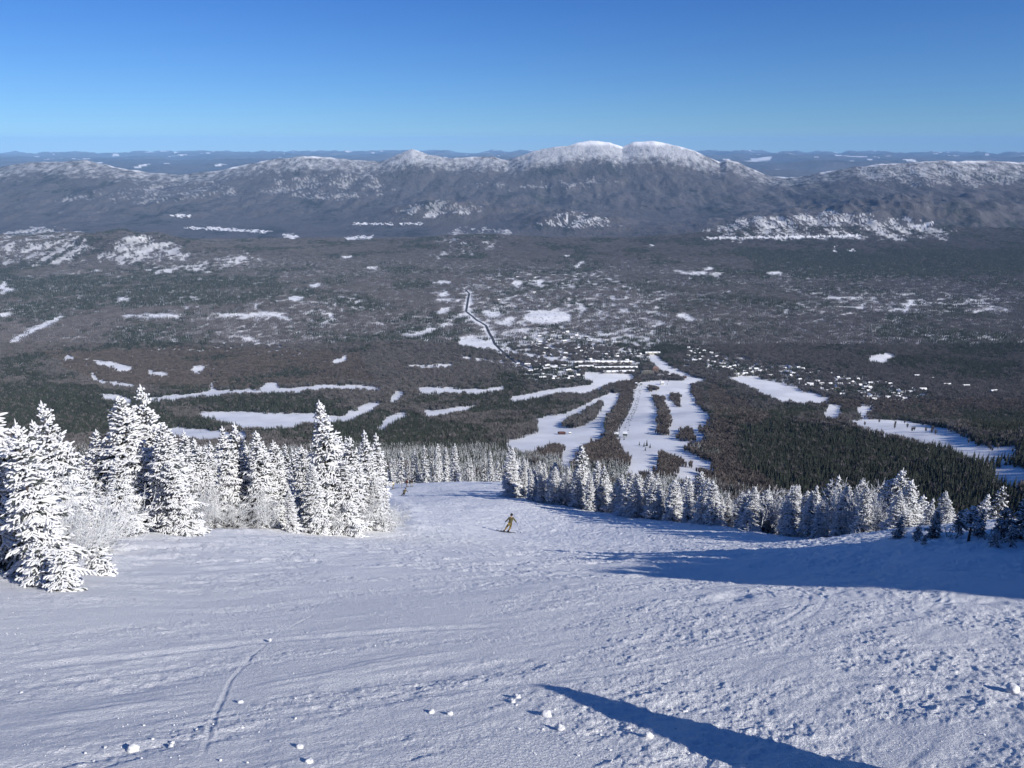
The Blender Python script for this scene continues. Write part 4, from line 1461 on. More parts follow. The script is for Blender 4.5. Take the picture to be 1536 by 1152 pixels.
# ------------------------------------------------------------------ base village
M_SNOWROOF = mat('roof_snow', (.84, .85, .86), .7, .05, .5)
M_WALLS = [mat('cream_siding', (.42, .38, .31), .8, .12, .6), mat('brown_siding', (.12, .085, .065), .85, .2, .6), mat('grey_siding', (.20, .20, .205), .8, .15, .6), mat('dark_siding', (.05, .045, .045), .85, .2, .6), mat('pale_siding', (.60, .60, .57), .8, .08, .6), mat('rust_siding', (.10, .05, .045), .85, .2, .6)]
M_GLASS = mat('window_glass', (.03, .035, .045), .2, .1, 1, spec=.5)
M_DARKMET = mat('dark_metal', (.045, .05, .055), .5, .15, 2, spec=.4)
M_GREENMET = mat('green_metal', (.05, .075, .06), .5, .15, 2, spec=.4)


def house_meshes(w, d, h, rf, wall):
    b = MB()
    x, y = w / 2, d / 2
    V = [(-x, -y, -2), (x, -y, -2), (x, y, -2), (-x, y, -2), (-x, -y, h), (x, -y, h), (x, y, h), (-x, y, h), (-x, 0, h + rf), (x, 0, h + rf)]
    b.add(V, [(0, 1, 5, 4), (2, 3, 7, 6), (1, 2, 6, 9, 5), (3, 0, 4, 8, 7)], 0)
    nw = max(2, int(w / 3))
    for i in range(nw):
        px = -x + (i + .5) * w / nw
        for s in (-1, 1):
            for zz in ([h * .5] if h < 5 else [h * .28, h * .72]):
                b.box((px, s * (y + .02), zz), (1.3, .08, 1.3), 1)
    r = MB()
    ov, th = .7, .55
    for s in (-1, 1):
        a = [(-x - ov, s * (y + ov), h - ov * rf / y), (x + ov, s * (y + ov), h - ov * rf / y), (x + ov, 0, h + rf), (-x - ov, 0, h + rf)]
        q = [(p[0], p[1], p[2] + .02) for p in a] + [(p[0], p[1], p[2] + th) for p in a]
        f = [(0, 1, 2, 3), (7, 6, 5, 4), (0, 4, 5, 1), (1, 5, 6, 2), (2, 6, 7, 3), (3, 7, 4, 0)]
        r.add(q, f if s < 0 else [tuple(reversed(k)) for k in f], 0)
    c = MB()
    c.box((x * .4, y * .25, h + rf * .9 + .5), (.9, .9, 2.0), 0)
    return b.mesh('wall', [wall, M_GLASS]), r.mesh('roof', M_SNOWROOF), c.mesh('chimney', M_WALLS[2])


HOUSES = [house_meshes(*p) for p in [(12, 9, 4.5, 3.2, M_WALLS[0]), (11, 9, 5.5, 3.5, M_WALLS[1]), (14, 10, 5.5, 3.0, M_WALLS[2]), (10, 8, 4, 3.6, M_WALLS[3]), (18, 10, 6.5, 3.0, M_WALLS[4]), (22, 10, 6, 2.6, M_WALLS[1])]]


def house(px, py, k, rz, label, group, s=1.0, name='house'):
    p = hit(px, py)
    if p is None:
        return
    w_, r_, c_ = HOUSES[k]
    o = mesh_obj(name, w_)
    o.location = p
    o.rotation_euler = (0, 0, rz)
    o.scale = (s, s, s)
    tag(o, label, 'house', group)
    rf = mesh_obj('roof', r_, o)
    if k in (0, 1, 3):
        mesh_obj('chimney', c_, rf)
    HP.append((p[0], p[1]))
    return o


HP = []


def houses(n, poly, ks, label, group, mind):
    got = tries = 0
    xs, ys = [p[0] for p in poly], [p[1] for p in poly]
    while got < n and tries < n * 60:
        tries += 1
        px, py = rnd.uniform(min(xs), max(xs)), rnd.uniform(min(ys), max(ys))
        a = np.array([px]), np.array([py])
        if not inpoly(*a, poly)[0]:
            continue
        if any(inpoly(*a, c)[0] for c in CLEAR[-60:]):
            pass
        p = hit(px, py)
        if p is None or any((p[0] - q[0]) ** 2 + (p[1] - q[1]) ** 2 < mind ** 2 for q in HP):
            continue
        house(px, py, rnd.choice(ks), rnd.choice([0, 0, .2, -.25, 1.57, .5]), label, group, rnd.uniform(.7, 1.0))
        got += 1
    return got


h1 = houses(105, [(1080, 540), (1150, 545), (1250, 560), (1330, 575), (1400, 588), (1400, 598), (1330, 603), (1245, 592), (1200, 578), (1135, 562), (1085, 560)], [0, 1, 2, 3, 4, 4, 0], 'small snow-roofed house in the settlement right of the base village', 'houses right of the base village', 15)
h2 = houses(22, [(1026, 520), (1060, 522), (1080, 540), (1085, 556), (1045, 545), (1030, 535)], [0, 2, 4], 'small snow-roofed house on the wooded rise behind the hotel', 'houses behind the hotel', 16)
h3 = houses(34, [(775, 545), (800, 540), (870, 552), (872, 566), (840, 572), (800, 566)], [1, 5, 1, 3], 'brown snow-roofed house on the wooded bench left of the hotel', 'brown houses left of the hotel', 20)
h4 = houses(62, [(780, 500), (860, 495), (950, 520), (970, 540), (900, 545), (830, 535), (790, 525)], [0, 1, 2, 4, 5], 'small snow-roofed house among the trees behind the rows of terraced houses', 'houses behind the rows of terraces', 20)
h5 = houses(26, [(750, 415), (880, 415), (900, 460), (800, 465), (740, 455)], [4, 0], 'tiny snow-roofed house scattered in the far woods beyond the village', 'houses in the far woods', 50)
h6 = 0
for px, py, k, rz in [(1232, 578, 0, .1), (1420, 580, 4, .1), (1448, 582, 4, 0), (1490, 590, 4, .3), (1375, 566, 2, 0), (1397, 570, 0, .2)]:
    if house(px, py, k, rz, 'pale house standing apart at the right end of the valley settlement', 'outlying pale houses', 1.1):
        h6 += 1


def terrace(px0, px1, py, n, wall, label, name='terrace_row'):
    a, b = hit(px0, py), hit(px1, py)
    a, b = Vector(a), Vector(b)
    L = (b - a).length
    c = (a + b) / 2
    rz = math.atan2(b.y - a.y, b.x - a.x)
    o = empty(name, (c.x, c.y, min(a.z, b.z) - .5), rz)
    tag(o, label, 'terrace')
    d, h = 11, 7.5
    m = MB(); m.box((0, 0, h / 2 - 2), (L, d, h + 4), 0)
    for i in range(n * 2):
        x = -L / 2 + (i + .5) * L / (n * 2)
        for zz in (1.8, 5.2):
            m.box((x, -d / 2 - .02, zz), (1.8, .1, 1.6), 1)
    m.build('wall', [wall, M_GLASS], o)
    r = MB()
    for s in (-1, 1):
        q = [(-L / 2 - .6, s * (d / 2 + .8), h - .45), (L / 2 + .6, s * (d / 2 + .8), h - .45), (L / 2 + .6, 0, h + 3.2), (-L / 2 - .6, 0, h + 3.2)]
        q = q + [(p[0], p[1], p[2] + .6) for p in q]
        f = [(0, 1, 2, 3), (7, 6, 5, 4), (0, 4, 5, 1), (1, 5, 6, 2), (2, 6, 7, 3), (3, 7, 4, 0)]
        r.add(q, f if s < 0 else [tuple(reversed(k)) for k in f])
    r.build('roof', M_SNOWROOF, o)
    for i in range(n):
        x = -L / 2 + (i + .5) * L / n
        g = MB()
        w = L / n * .46
        g.add([(x - w / 2, -d / 2 - 1.6, 0), (x + w / 2, -d / 2 - 1.6, 0), (x + w / 2, -d / 2 - 1.6, h), (x - w / 2, -d / 2 - 1.6, h), (x, -d / 2 - 1.6, h + 2.6), (x - w / 2, 0, 0), (x + w / 2, 0, 0), (x + w / 2, 0, h), (x - w / 2, 0, h), (x, 0, h + 2.6)],
              [(0, 1, 2, 4, 3), (1, 6, 7, 2), (5, 0, 3, 8)], 0)
        for s in (-1, 1):
            q = [(x + s * (w / 2 + .5), -d / 2 - 2.1, h - .4), (x, -d / 2 - 2.1, h + 2.75), (x, 0, h + 2.75), (x + s * (w / 2 + .5), 0, h - .4)]
            q = q + [(p[0], p[1], p[2] + .5) for p in q]
            f = [(0, 1, 2, 3), (7, 6, 5, 4), (0, 4, 5, 1), (1, 5, 6, 2), (2, 6, 7, 3), (3, 7, 4, 0)]
            g.add(q, f if s > 0 else [tuple(reversed(k)) for k in f], 1)
        g.build('gable', [wall, M_SNOWROOF], o)


terrace(892, 956, 553.5, 8, M_WALLS[3], 'long dark terrace with eight snow-covered gables, left of the hotel')
terrace(905, 951, 559.5, 6, M_WALLS[2], 'shorter grey terrace in front of the eight-gabled one')
terrace(862, 948, 545.5, 10, M_WALLS[1], 'longest brown terrace, topmost of the rows left of the hotel')
terrace(868, 890, 552, 3, M_WALLS[1], 'short brown terrace at the left end of the rows')
terrace(968, 990, 531.5, 3, M_WALLS[0], 'cream building at the top of the narrow trail behind the hotel')
terrace(1101, 1121, 563, 3, M_WALLS[4], 'pale long building by the upper end of the right-hand trail')


def big_building(px, py, w, d, h, wall, roofm, label, name, gables=0, rz=0):
    p = hit(px, py)
    o = empty(name, p, rz)
    tag(o, label, 'building')
    m = MB(); m.box((0, 0, h / 2 - 2), (w, d, h + 4), 0)
    m.build('wall', [wall], o)
    nx = max(3, int(w / 4.5))
    for fl in range(max(1, int(h / 3.4))):
        g = MB()
        for i in range(nx):
            g.box((-w / 2 + (i + .5) * w / nx, -d / 2 - .03, 1.8 + fl * 3.4), (1.9, .12, 1.7), 0)
        g.build('window_band', M_GLASS, o)
    r = MB()
    q = [(-w / 2 - .7, -d / 2 - .7, h), (w / 2 + .7, -d / 2 - .7, h), (w / 2 + .7, d / 2 + .7, h), (-w / 2 - .7, d / 2 + .7, h), (-w / 4, 0, h + d * .33), (w / 4, 0, h + d * .33)]
    r.add(q, [(3, 2, 1, 0), (0, 1, 5, 4), (1, 2, 5), (2, 3, 4, 5), (3, 0, 4)])
    r.build('roof', roofm, o)
    for i in range(gables):
        x = -w / 2 + (i + .5) * w / gables
        k = w / gables * .55
        b = MB()
        b.add([(x - k / 2, -d / 2 - .9, h - 2), (x + k / 2, -d / 2 - .9, h - 2), (x, -d / 2 - .9, h + 4), (x - k / 2, 0, h - 2), (x + k / 2, 0, h - 2), (x, 0, h + 4)], [(0, 1, 2)], 1)
        b.add([(x - k / 2, -d / 2 - .9, h - 2), (x, -d / 2 - .9, h + 4), (x, 0, h + 4), (x - k / 2, 0, h - 2), (x + k / 2, -d / 2 - .9, h - 2), (x + k / 2, 0, h - 2)], [(0, 3, 2, 1), (4, 1, 2, 5)], 0)
        b.build('gable', [M_SNOWROOF, wall], o)
    return o


M_OLIVE = mat('olive_cladding', (.155, .15, .125), .85, .15, .3)
M_RUST = mat('rust_brick', (.19, .13, .11), .85, .2, .3)
big_building(970, 563.5, 40, 16, 13, M_OLIVE, M_OLIVE, 'large olive-grey lodge with a row of white gables at the foot of the trails', 'base_lodge', 7)
big_building(982.5, 560, 20, 16, 19, M_RUST, M_RUST, 'tall rust-red hotel block rising behind the olive lodge', 'hotel_tower', 0)
big_building(990, 566, 22, 12, 8, M_WALLS[2], M_WALLS[2], 'low grey building right of the olive lodge', 'service_building', 0)
big_building(965, 569.5, 30, 10, 5, M_WALLS[1], M_WALLS[3], 'low brown building in front of the olive lodge', 'ski_shop', 0)
big_building(1015, 565.5, 12, 9, 6, M_WALLS[1], M_WALLS[3], 'small brown building beside the narrow trail', 'ticket_hut', 0)
big_building(1003, 564.5, 12, 9, 6, M_WALLS[3], M_SNOWROOF, 'small dark building with snow on its roof, right of the hotel', 'ticket_hut', 0)
big_building(1027, 567, 10, 8, 6, M_WALLS[5], M_OLIVE, 'small steep-roofed building at the right end of the base', 'ticket_hut', 2)
big_building(993, 577, 10, 8, 8, M_WALLS[4], M_SNOWROOF, 'pale hut on the snow between the two trails', 'lift_hut', 0)
big_building(842.5, 651.5, 12.5, 7, 3.2, M_WALLS[5], M_WALLS[5], 'dark red mid-mountain hut on the left trail', 'trail_hut', 0)
big_building(854.5, 651, 4, 3.5, 2.6, M_WALLS[4], M_SNOWROOF, 'small white shed right of the dark red hut', 'trail_hut', 0)
print('houses', h1, h2, h3, h4, h5, h6, time.time() - T0)

# ------------------------------------------------------------------ chairlift
top, bot = Vector(hit(931, 656)), Vector(hit(958, 578))
DIRL = (bot - top).normalized()
SIDE = Vector((DIRL.y, -DIRL.x, 0)).normalized()


def lift_line(off, label):
    pts = []
    nt_ = 8
    for i in range(nt_):
        f = i / (nt_ - 1)
        p = top.lerp(bot, f) + SIDE * off
        z = H1(p.x, p.y)
        if 0 < i < nt_ - 1:
            o = empty('lift_tower', (p.x, p.y, z), math.atan2(SIDE.y, SIDE.x))
            tag(o, 'grey steel lift tower on the snow of the middle trail', 'lift tower', 'lift towers on the middle trail')
            m = MB(); m.tube((0, 0, -1), (0, 0, 8.6), .45, .32, 10); m.build('mast', M_DARKMET, o, True)
            m = MB(); m.box((0, 0, 8.7), (6.4, .45, .5)); m.build('crossarm', M_DARKMET, o)
            for s in (-1, 1):
                m = MB(); m.box((s * 3, 0, 8.35), (.3, 2.6, .45)); m.build('sheave_train', M_DARKMET, o)
        pts.append(Vector((p.x, p.y, z + 8.5)))
    for s in (-1, 1):
        m = MB()
        for a, b in zip(pts[:-1], pts[1:]):
            for k in range(4):
                pa, pb = a.lerp(b, k / 4), a.lerp(b, (k + 1) / 4)
                sag = lambda t: -1.2 * (1 - (2 * t - 1) ** 2)
                m.tube(pa + SIDE * 3 * s + Vector((0, 0, sag(k / 4))), pb + SIDE * 3 * s + Vector((0, 0, sag((k + 1) / 4))), .09, None, 5)
        o = m.build('lift_cable', M_DARKMET)
        tag(o, f'{"left" if s < 0 else "right"} haul cable of {label}', 'cable')
    for p, rz in ((top + SIDE * off, 0), (bot + SIDE * off, 0)):
        o = empty('lift_terminal', (p.x, p.y, H1(p.x, p.y)), math.atan2(SIDE.y, SIDE.x))
        up_ = p.y < (top.y + bot.y) / 2
        tag(o, f'dark {"upper" if up_ else "lower"} terminal of {label}', 'lift terminal')
        m = MB(); m.box((0, 0, 6), (7, 9, 3.2)); m.build('housing', M_GREENMET, o)
        m = MB(); m.box((0, 0, 7.9), (7.3, 9.3, .5)); m.build('roof', M_SNOWROOF, o)
        for s in (-1, 1):
            m = MB(); m.box((s * 1.8, 0, 2), (.8, 1.2, 5.4)); m.build('leg', M_DARKMET, o)
    return pts


def chair_proto():
    o = empty('lift_chair')
    m = MB(); m.tube((0, 0, 0), (0, 0, -2.6), .06, None, 6); m.build('hanger', M_DARKMET, o)
    m = MB(); m.box((0, 0, -3.0), (2.2, .55, .12)); m.build('seat', M_DARKMET, o)
    m = MB(); m.box((0, .28, -2.65), (2.2, .1, .7)); m.build('backrest', M_DARKMET, o)
    return o


def copy_tree(o, parent=None):
    c = o.copy()
    COL.objects.link(c)
    if parent is not None:
        c.parent = parent
    for ch in [q for q in o.children]:
        copy_tree(ch, c)
    return c


PTS = {}
for off, lab in ((-7, 'the left chairlift on the middle trail'), (7, 'the right chairlift on the middle trail')):
    PTS[off] = (lift_line(off, lab), lab)
ch0 = chair_proto()
first = True
for off, (pts, lab) in PTS.items():
    for s in (-1, 1):
        n = 18
        for i in range(n):
            f = (i + .5 + .25 * s) / n * (len(pts) - 1)
            k = min(int(f), len(pts) - 2)
            t = f - k
            p = pts[k].lerp(pts[k + 1], t) + SIDE * 3 * s + Vector((0, 0, -1.2 * (1 - (2 * t - 1) ** 2)))
            o = ch0 if first else copy_tree(ch0)
            first = False
            o.location = p
            o.rotation_euler = (0, 0, math.atan2(SIDE.y, SIDE.x))
            tag(o, 'empty lift chair hanging above ' + lab.replace('the left', 'the snow on the left').replace('the right', 'the snow on the right').split(' on the middle')[0] + ' line', 'lift chair', 'chairs of ' + lab)

g5 = np.random.default_rng(77)
V, T = conifer_tris(0, 0, 9, 1.9, g5, 120)
dk = mesh_np('crown', V, [T], M_NEEDLE2)
tk = MB(); tk.tube((0, 0, -1), (0, 0, 8), .22, .05, 7)
tk = tk.mesh('trunk', M_BARK)
for px, py, s, lb in [(966, 670, .85, 'left dark spruce of the clump beside the upper trail junction'), (970, 669, 1.15, 'tallest dark spruce of the clump beside the upper trail junction'), (975, 672, .8, 'right dark spruce of the clump beside the upper trail junction'),
                      (959, 668, .7, 'dark spruce standing left of the clump by the trail junction'), (968, 676, .7, 'dark spruce below the clump by the trail junction'), (1003, 572, .8, 'round dark spruce on the snow in front of the base village'), (1001, 577, .7, 'small dark spruce on the snow in front of the base village'),
                      (972, 650, .35, 'tiny dark spruce alone on the middle trail'), (936, 660, .6, 'dark spruce right of the upper lift terminals')]:
    p = hit(px, py)
    o = empty('dark_spruce', p, rnd.uniform(0, 6), s)
    tag(o, lb, 'tree')
    mesh_obj('crown', dk, o); mesh_obj('trunk', tk, o)
# bare birches standing in the half-open strip on the right
V1, V2 = hardwood_tris(0, 0, 11, 2.4, g5, 70)
hb = mesh_np('crown', V2[0], [V2[1]], M_TWIG)
ht = MB(); ht.tube((0, 0, -1), (0, 0, 9), .2, .05, 6)
ht = ht.mesh('trunk', M_TRUNKP)
for i in range(34):
    t = rnd.random()
    px = 1300 + 215 * t + rnd.uniform(-12, 12)
    py = np.interp(px, [1262, 1356, 1423, 1500, 1530], [634, 641, 654, 675, 674]) + rnd.uniform(-7, 7)
    p = hit(px, float(py))
    o = empty('bare_birch', p, rnd.uniform(0, 6), rnd.uniform(.6, 1))
    tag(o, 'bare birch standing in the half-open snow strip on the right', 'tree', 'birches in the snow strip on the right')
    mesh_obj('crown', hb, o); mesh_obj('trunk', ht, o)

# ------------------------------------------------------------------ valley road
M_ASPH = mat('wet_asphalt', (.055, .057, .062), .7, .15, .2)
line = [hit(*p) for p in [(698, 434), (704, 440.5), (699, 467), (716, 481), (729, 488.5), (738, 506), (743, 517), (768, 541), (798, 553)]]
Vr, Fr = [], []
pts = []
for (ax, ay, _a), (bx, by, _b) in zip(line[:-1], line[1:]):
    for k in range(24):
        pts.append((ax + (bx - ax) * k / 24, ay + (by - ay) * k / 24))
for i in range(1, len(pts) - 1):
    dx, dy = pts[i + 1][0] - pts[i - 1][0], pts[i + 1][1] - pts[i - 1][1]
    ln = math.hypot(dx, dy)
    for sgn in (-1, 1):
        qx, qy = pts[i][0] + sgn * 5.5 * dy / ln, pts[i][1] - sgn * 5.5 * dx / ln
        Vr.append((qx, qy, H1(qx, qy) + .6))
Fr = [(2 * i, 2 * i + 1, 2 * i + 3, 2 * i + 2) for i in range(len(pts) - 3)]
o = mesh_obj('road', mesh_np('road', Vr, [np.array(Fr)], M_ASPH))
tag(o, 'dark ploughed road winding through the valley woods to the village', kind='structure')

# ------------------------------------------------------------------ people
M_SKIN = mat('skin', (.45, .28, .21), .6, .05, 20)
M_JK = mat('olive_jacket', (.085, .075, .035), .8, .2, 12)
M_TR = mat('mustard_trousers', (.20, .145, .05), .8, .15, 12)
M_BLK = mat('black_shell', (.018, .018, .02), .5, .1, 12)
M_RED = mat('maroon_jacket', (.10, .03, .03), .8, .15, 12)
M_PALE = mat('pale_trousers', (.34, .33, .31), .8, .1, 12)
M_YEL = mat('yellow_jacket', (.48, .36, .10), .8, .1, 12)
M_SKI = mat('ski_topsheet', (.05, .05, .06), .4, .1, 6)


def skin_obj(name, chains, m, parent, sub=2):
    """chains: list of [(x,y,z,r), ...]; shared first points are welded"""
    vs, es, rs, key = [], [], [], {}
    for ch in chains:
        prev = None
        for x, y, z, r in ch:
            k = (round(x, 4), round(y, 4), round(z, 4))
            if k not in key:
                key[k] = len(vs); vs.append((x, y, z)); rs.append(r)
            i = key[k]
            if prev is not None and prev != i:
                es.append((prev, i))
            prev = i
    me = bpy.data.meshes.new(name)
    me.from_pydata(vs, es, [])
    b = bmesh.new()
    b.from_mesh(me)
    lay = b.verts.layers.skin.verify()
    for i, v in enumerate(b.verts):
        v[lay].radius = (rs[i], rs[i])
        v[lay].use_root = i == 0
    b.to_mesh(me)
    b.free()
    me.materials.append(m)
    o = mesh_obj(name, me, parent)
    o.modifiers.new('skin', 'SKIN').use_smooth_shade = True
    s = o.modifiers.new('sub', 'SUBSURF'); s.levels = s.render_levels = sub
    return o


def person(pos, rz, J, jacket, trousers, label, group=None, lid=None, skis=None, poles=True, sk='ski of the'):
    """J: joints in metres, X right, Y facing, Z up"""
    o = empty('person', pos, rz)
    tag(o, label, 'person', group)
    hip, ch, hd = J['hip'], J['chest'], J['head']
    hl = [(hip[0] - .09, hip[1], hip[2] - .02), (hip[0] + .09, hip[1], hip[2] - .02)]
    mid = lambda a, b, t: tuple(a[i] + (b[i] - a[i]) * t for i in range(3))
    body = [[(*hip, .12), (*mid(hip, ch, .5), .125), (*ch, .14), (*mid(ch, hd, .6), .055), (*hd, .095), (hd[0], hd[1] + .01, hd[2] + .11, .075)]]
    body += [[(*hip, .12), (*hl[i], .09), (*J['knee'][i], .06), (*J['foot'][i], .045)] for i in (0, 1)]
    body += [[(*ch, .14), (*J['shoulder'][i], .06), (*J['elbow'][i], .042), (*J['hand'][i], .03)] for i in (0, 1)]
    skin_obj('body', body, M_SKIN, o)
    # face, on the side that looks ahead
    f = MB()
    f.box((hd[0], hd[1] + .10, hd[2] + .0), (.03, .05, .05), 0)
    f.box((hd[0], hd[1] + .093, hd[2] - .055), (.05, .02, .015), 1)
    f.build('face', [M_SKIN, M_RED], o)
    g = MB(); g.box((hd[0], hd[1] + .085, hd[2] + .045), (.17, .06, .075)); g.build('goggles', M_BLK, o)
    jk = [[(hip[0], hip[1], hip[2] - .08, .17), (*mid(hip, ch, .3), .165), (*mid(hip, ch, .7), .175), (*ch, .18), (*mid(ch, hd, .45), .075)]]
    jk += [[(*ch, .18), (*J['shoulder'][i], .085), (*J['elbow'][i], .068), (*mid(J['elbow'][i], J['hand'][i], .85), .055)] for i in (0, 1)]
    skin_obj('jacket', jk, jacket, o)
    tr = [[(*hip, .15), (*hl[i], .115), (*J['knee'][i], .088), (*mid(J['knee'][i], J['foot'][i], .7), .075)] for i in (0, 1)]
    skin_obj('trousers', tr, trousers, o)
    for i in (0, 1):
        ft = J['foot'][i]
        skin_obj('boot', [[(ft[0], ft[1] - .05, ft[2] + .22, .075), (ft[0], ft[1] - .05, ft[2] + .03, .075), (ft[0], ft[1] + .17, ft[2], .055)]], M_BLK, o, 1)
        h_, e_ = Vector(J['hand'][i]), Vector(J['elbow'][i])
        d = (h_ - e_).normalized()
        s_ = d.orthogonal().normalized()
        fing = [[(*(h_ - d * .05), .045), (*(h_ + d * .04), .042)]]
        for k in range(4):
            q = h_ + d * .04 + s_ * (.03 * (k - 1.5))
            fing.append([(*(h_ + d * .04), .042), (*(q + d * .03), .013), (*(q + d * (.06 - .008 * abs(k - 1)) + Vector((0, .02, -.03))), .011)])
        fing.append([(*(h_ - d * .05), .045), (*(h_ + s_ * .06), .013), (*(h_ + s_ * .07 + d * .04), .012)])
        skin_obj('glove', fing, M_BLK, o, 1)
    b = bmesh.new()
    bmesh.ops.create_uvsphere(b, u_segments=16, v_segments=10, radius=.135)
    for v in b.verts:
        v.co.z = max(v.co.z, -.05) * 1.05
        v.co = v.co + Vector((hd[0], hd[1] - .01, hd[2] + .06))
    me = bpy.data.meshes.new('helmet'); b.to_mesh(me); b.free(); me.materials.append(lid or M_BLK)
    mesh_obj('helmet', me, o)
    Mw = Matrix.Translation(Vector(pos)) @ Matrix.Rotation(rz, 4, 'Z')
    if skis is not None:
        for i in (0, 1):
            c = Mw @ Vector(J['foot'][i])
            d = (Matrix.Rotation(rz, 3, 'Z') @ Vector((math.sin(skis), math.cos(skis), 0)))
            e = .5
            dz = (H1(c.x + d.x * e, c.y + d.y * e) - H1(c.x - d.x * e, c.y - d.y * e)) / (2 * e)
            d = Vector((d.x, d.y, dz)).normalized()
            lat = Vector((d.y, -d.x, 0)).normalized()
            up = lat.cross(d)
            if up.z < 0: up = -up
            V = []
            prof = [(-.85, .0), (-.8, .045), (-.2, .036), (.3, .038), (.72, .052), (.86, .03), (.92, .0)]
            m = MB()
            top_, bo_ = [], []
            for t, w_ in prof:
                lift_ = .10 * max(0, (t - .68) / .24) ** 2 + .03
                for s in (-1, 1):
                    bo_.append(Vector((0, 0, 0)) + d * t + lat * w_ * s + up * lift_)
                    top_.append(bo_[-1] + up * .022)
            n = len(prof)
            F_ = []
            for k in range(n - 1):
                a = 2 * k
                F_ += [(a, a + 1, a + 3, a + 2), (2 * n + a, 2 * n + a + 2, 2 * n + a + 3, 2 * n + a + 1), (a, a + 2, 2 * n + a + 2, 2 * n + a), (a + 1, 2 * n + a + 1, 2 * n + a + 3, a + 3)]
            m.add(bo_ + top_, F_)
            so_ = m.build('ski', M_SKI)
            zg = H1(c.x, c.y)
            so_.location = (c.x, c.y, zg)
            tag(so_, f'{"left" if i == 0 else "right"} {sk}', 'ski')
            bd = MB(); bd.box((0, 0, .075), (.07, .3, .05), rz=math.atan2(-d.x, d.y)); bd.build('binding', M_DARKMET, so_)
    if poles:
        for i in (0, 1):
            h_ = Mw @ Vector(J['hand'][i])
            t_ = Mw @ Vector(J['tip'][i])
            t_.z = max(t_.z, H1(t_.x, t_.y) + .02)
            m = MB(); m.tube(Vector((0, 0, 0)) - (t_ - h_).normalized() * .1, t_ - h_, .011, .008, 6)
            po = m.build('ski_pole', M_DARKMET)
            po.location = h_
            tag(po, f'{"left" if i == 0 else "right"} {sk.replace("ski of", "pole held by")}', 'ski pole')
            q = MB(); q.tube((t_ - h_) * .95, (t_ - h_) * .955, .05, .05, 10); q.build('basket', M_BLK, po)
            q = MB(); q.tube(-(t_ - h_).normalized() * .12, (t_ - h_).normalized() * .03, .02, .018, 8); q.build('grip', M_BLK, po)


J1 = dict(hip=(.36, -.05, .88), chest=(.46, .08, 1.26), head=(.50, .17, 1.56), knee=[(.10, .16, .50), (.40, .10, .48)], foot=[(-.16, -.02, .09), (.22, -.10, .09)],
          shoulder=[(.27, .09, 1.36), (.65, .07, 1.36)], elbow=[(.10, .10, 1.12), (.80, .06, 1.11)], hand=[(-.02, .26, .93), (.90, .22, .90)], tip=[(-.40, -.6, .2), (1.30, -.6, .2)])
px, py, y = 759, 799.5, 60
x = float(ray(px, py)[0]) * y
person((x, y, H1(x, y)), 0, J1, M_JK, M_TR, 'skier in olive jacket and mustard trousers carving down the middle of the run', skis=-.9, sk='ski of the olive and mustard skier in mid-run')
J2 = dict(hip=(.05, -.30, .62), chest=(.24, .02, .95), head=(.34, .20, 1.22), knee=[(-.12, .12, .42), (.16, .12, .42)], foot=[(-.34, -.14, .09), (-.02, -.16, .09)],
          shoulder=[(.04, .04, 1.03), (.44, .03, 1.03)], elbow=[(-.14, .12, .78), (.60, .12, .78)], hand=[(-.16, .36, .66), (.66, .34, .60)], tip=[(-.5, -.6, .2), (.9, -.6, .2)])
px, py, y = 606, 746, 120
x = float(ray(px, py)[0]) * y
person((x, y, H1(x, y)), 0, J2, M_JK, M_BLK, 'crouching skier in olive jacket and dark trousers near the left end of the crest', skis=-.8, sk='ski of the crouching skier by the crest')
J3 = dict(hip=(0, 0, .92), chest=(0, .02, 1.32), head=(0, .06, 1.63), knee=[(-.12, .06, .5), (.12, .06, .5)], foot=[(-.14, 0, .09), (.14, 0, .09)],
          shoulder=[(-.19, .01, 1.42), (.19, .01, 1.42)], elbow=[(-.27, .03, 1.15), (.27, .03, 1.15)], hand=[(-.22, .24, 1.0), (.22, .24, 1.0)], tip=[(-.3, .35, .1), (.3, .35, .1)])
for px, jk, tr, lab in [(611, M_RED, M_PALE, 'skier in maroon jacket and pale trousers standing beyond the crest'), (617.5, M_BLK, M_PALE, 'skier in black jacket and pale trousers standing beyond the crest')]:
    y = 142
    x = float(ray(px, 731)[0]) * y
    person((x, y, H1(x, y)), 2.6 if px < 615 else 3.5, J3, jk, tr, lab, skis=.2, sk='ski of the ' + lab.split(' and ')[0])
y = 140
x = float(ray(589.5, 728)[0]) * y
person((x, y, H1(x, y)), 3.0, J3, M_YEL, M_PALE, 'skier in yellow jacket standing half hidden by the last white spruce', skis=.3, sk='ski of the skier in yellow jacket')
# trail post beside them
y = 139
x = float(ray(602.5, 730)[0]) * y
o = empty('trail_post', (x, y, H1(x, y)), .2)
tag(o, 'grey wooden trail post with a crossbar beyond the crest, left of the standing skiers', 'sign post')
m = MB(); m.tube((0, 0, -.4), (0, 0, 3.0), .08, .07, 8); m.build('post', M_WALLS[2], o)
m = MB(); m.box((.25, 0, 1.75), (1.0, .06, .18)); m.build('crossbar', M_WALLS[2], o)

# ------------------------------------------------------------------ snow chunks on the run
def chunk_mesh(seed, flat=.75):
    g = np.random.default_rng(seed)
    b = bmesh.new()
    bmesh.ops.create_icosphere(b, subdivisions=3, radius=1)
    off = g.uniform(0, 50, 2)
    for v in b.verts:
        n = float(fbm(np.array([v.co.x * 1.1 + off[0]]), np.array([v.co.y * 1.1 + v.co.z * 1.7 + off[1]]), 3, seed)[0])
        v.co *= 1 + .42 * n
        v.co.z *= flat
    me = bpy.data.meshes.new('snow_chunk')
    b.to_mesh(me); b.free()
    me.materials.append(M_RIME)
    me.polygons.foreach_set('use_smooth', np.ones(len(me.polygons), bool))
    return me


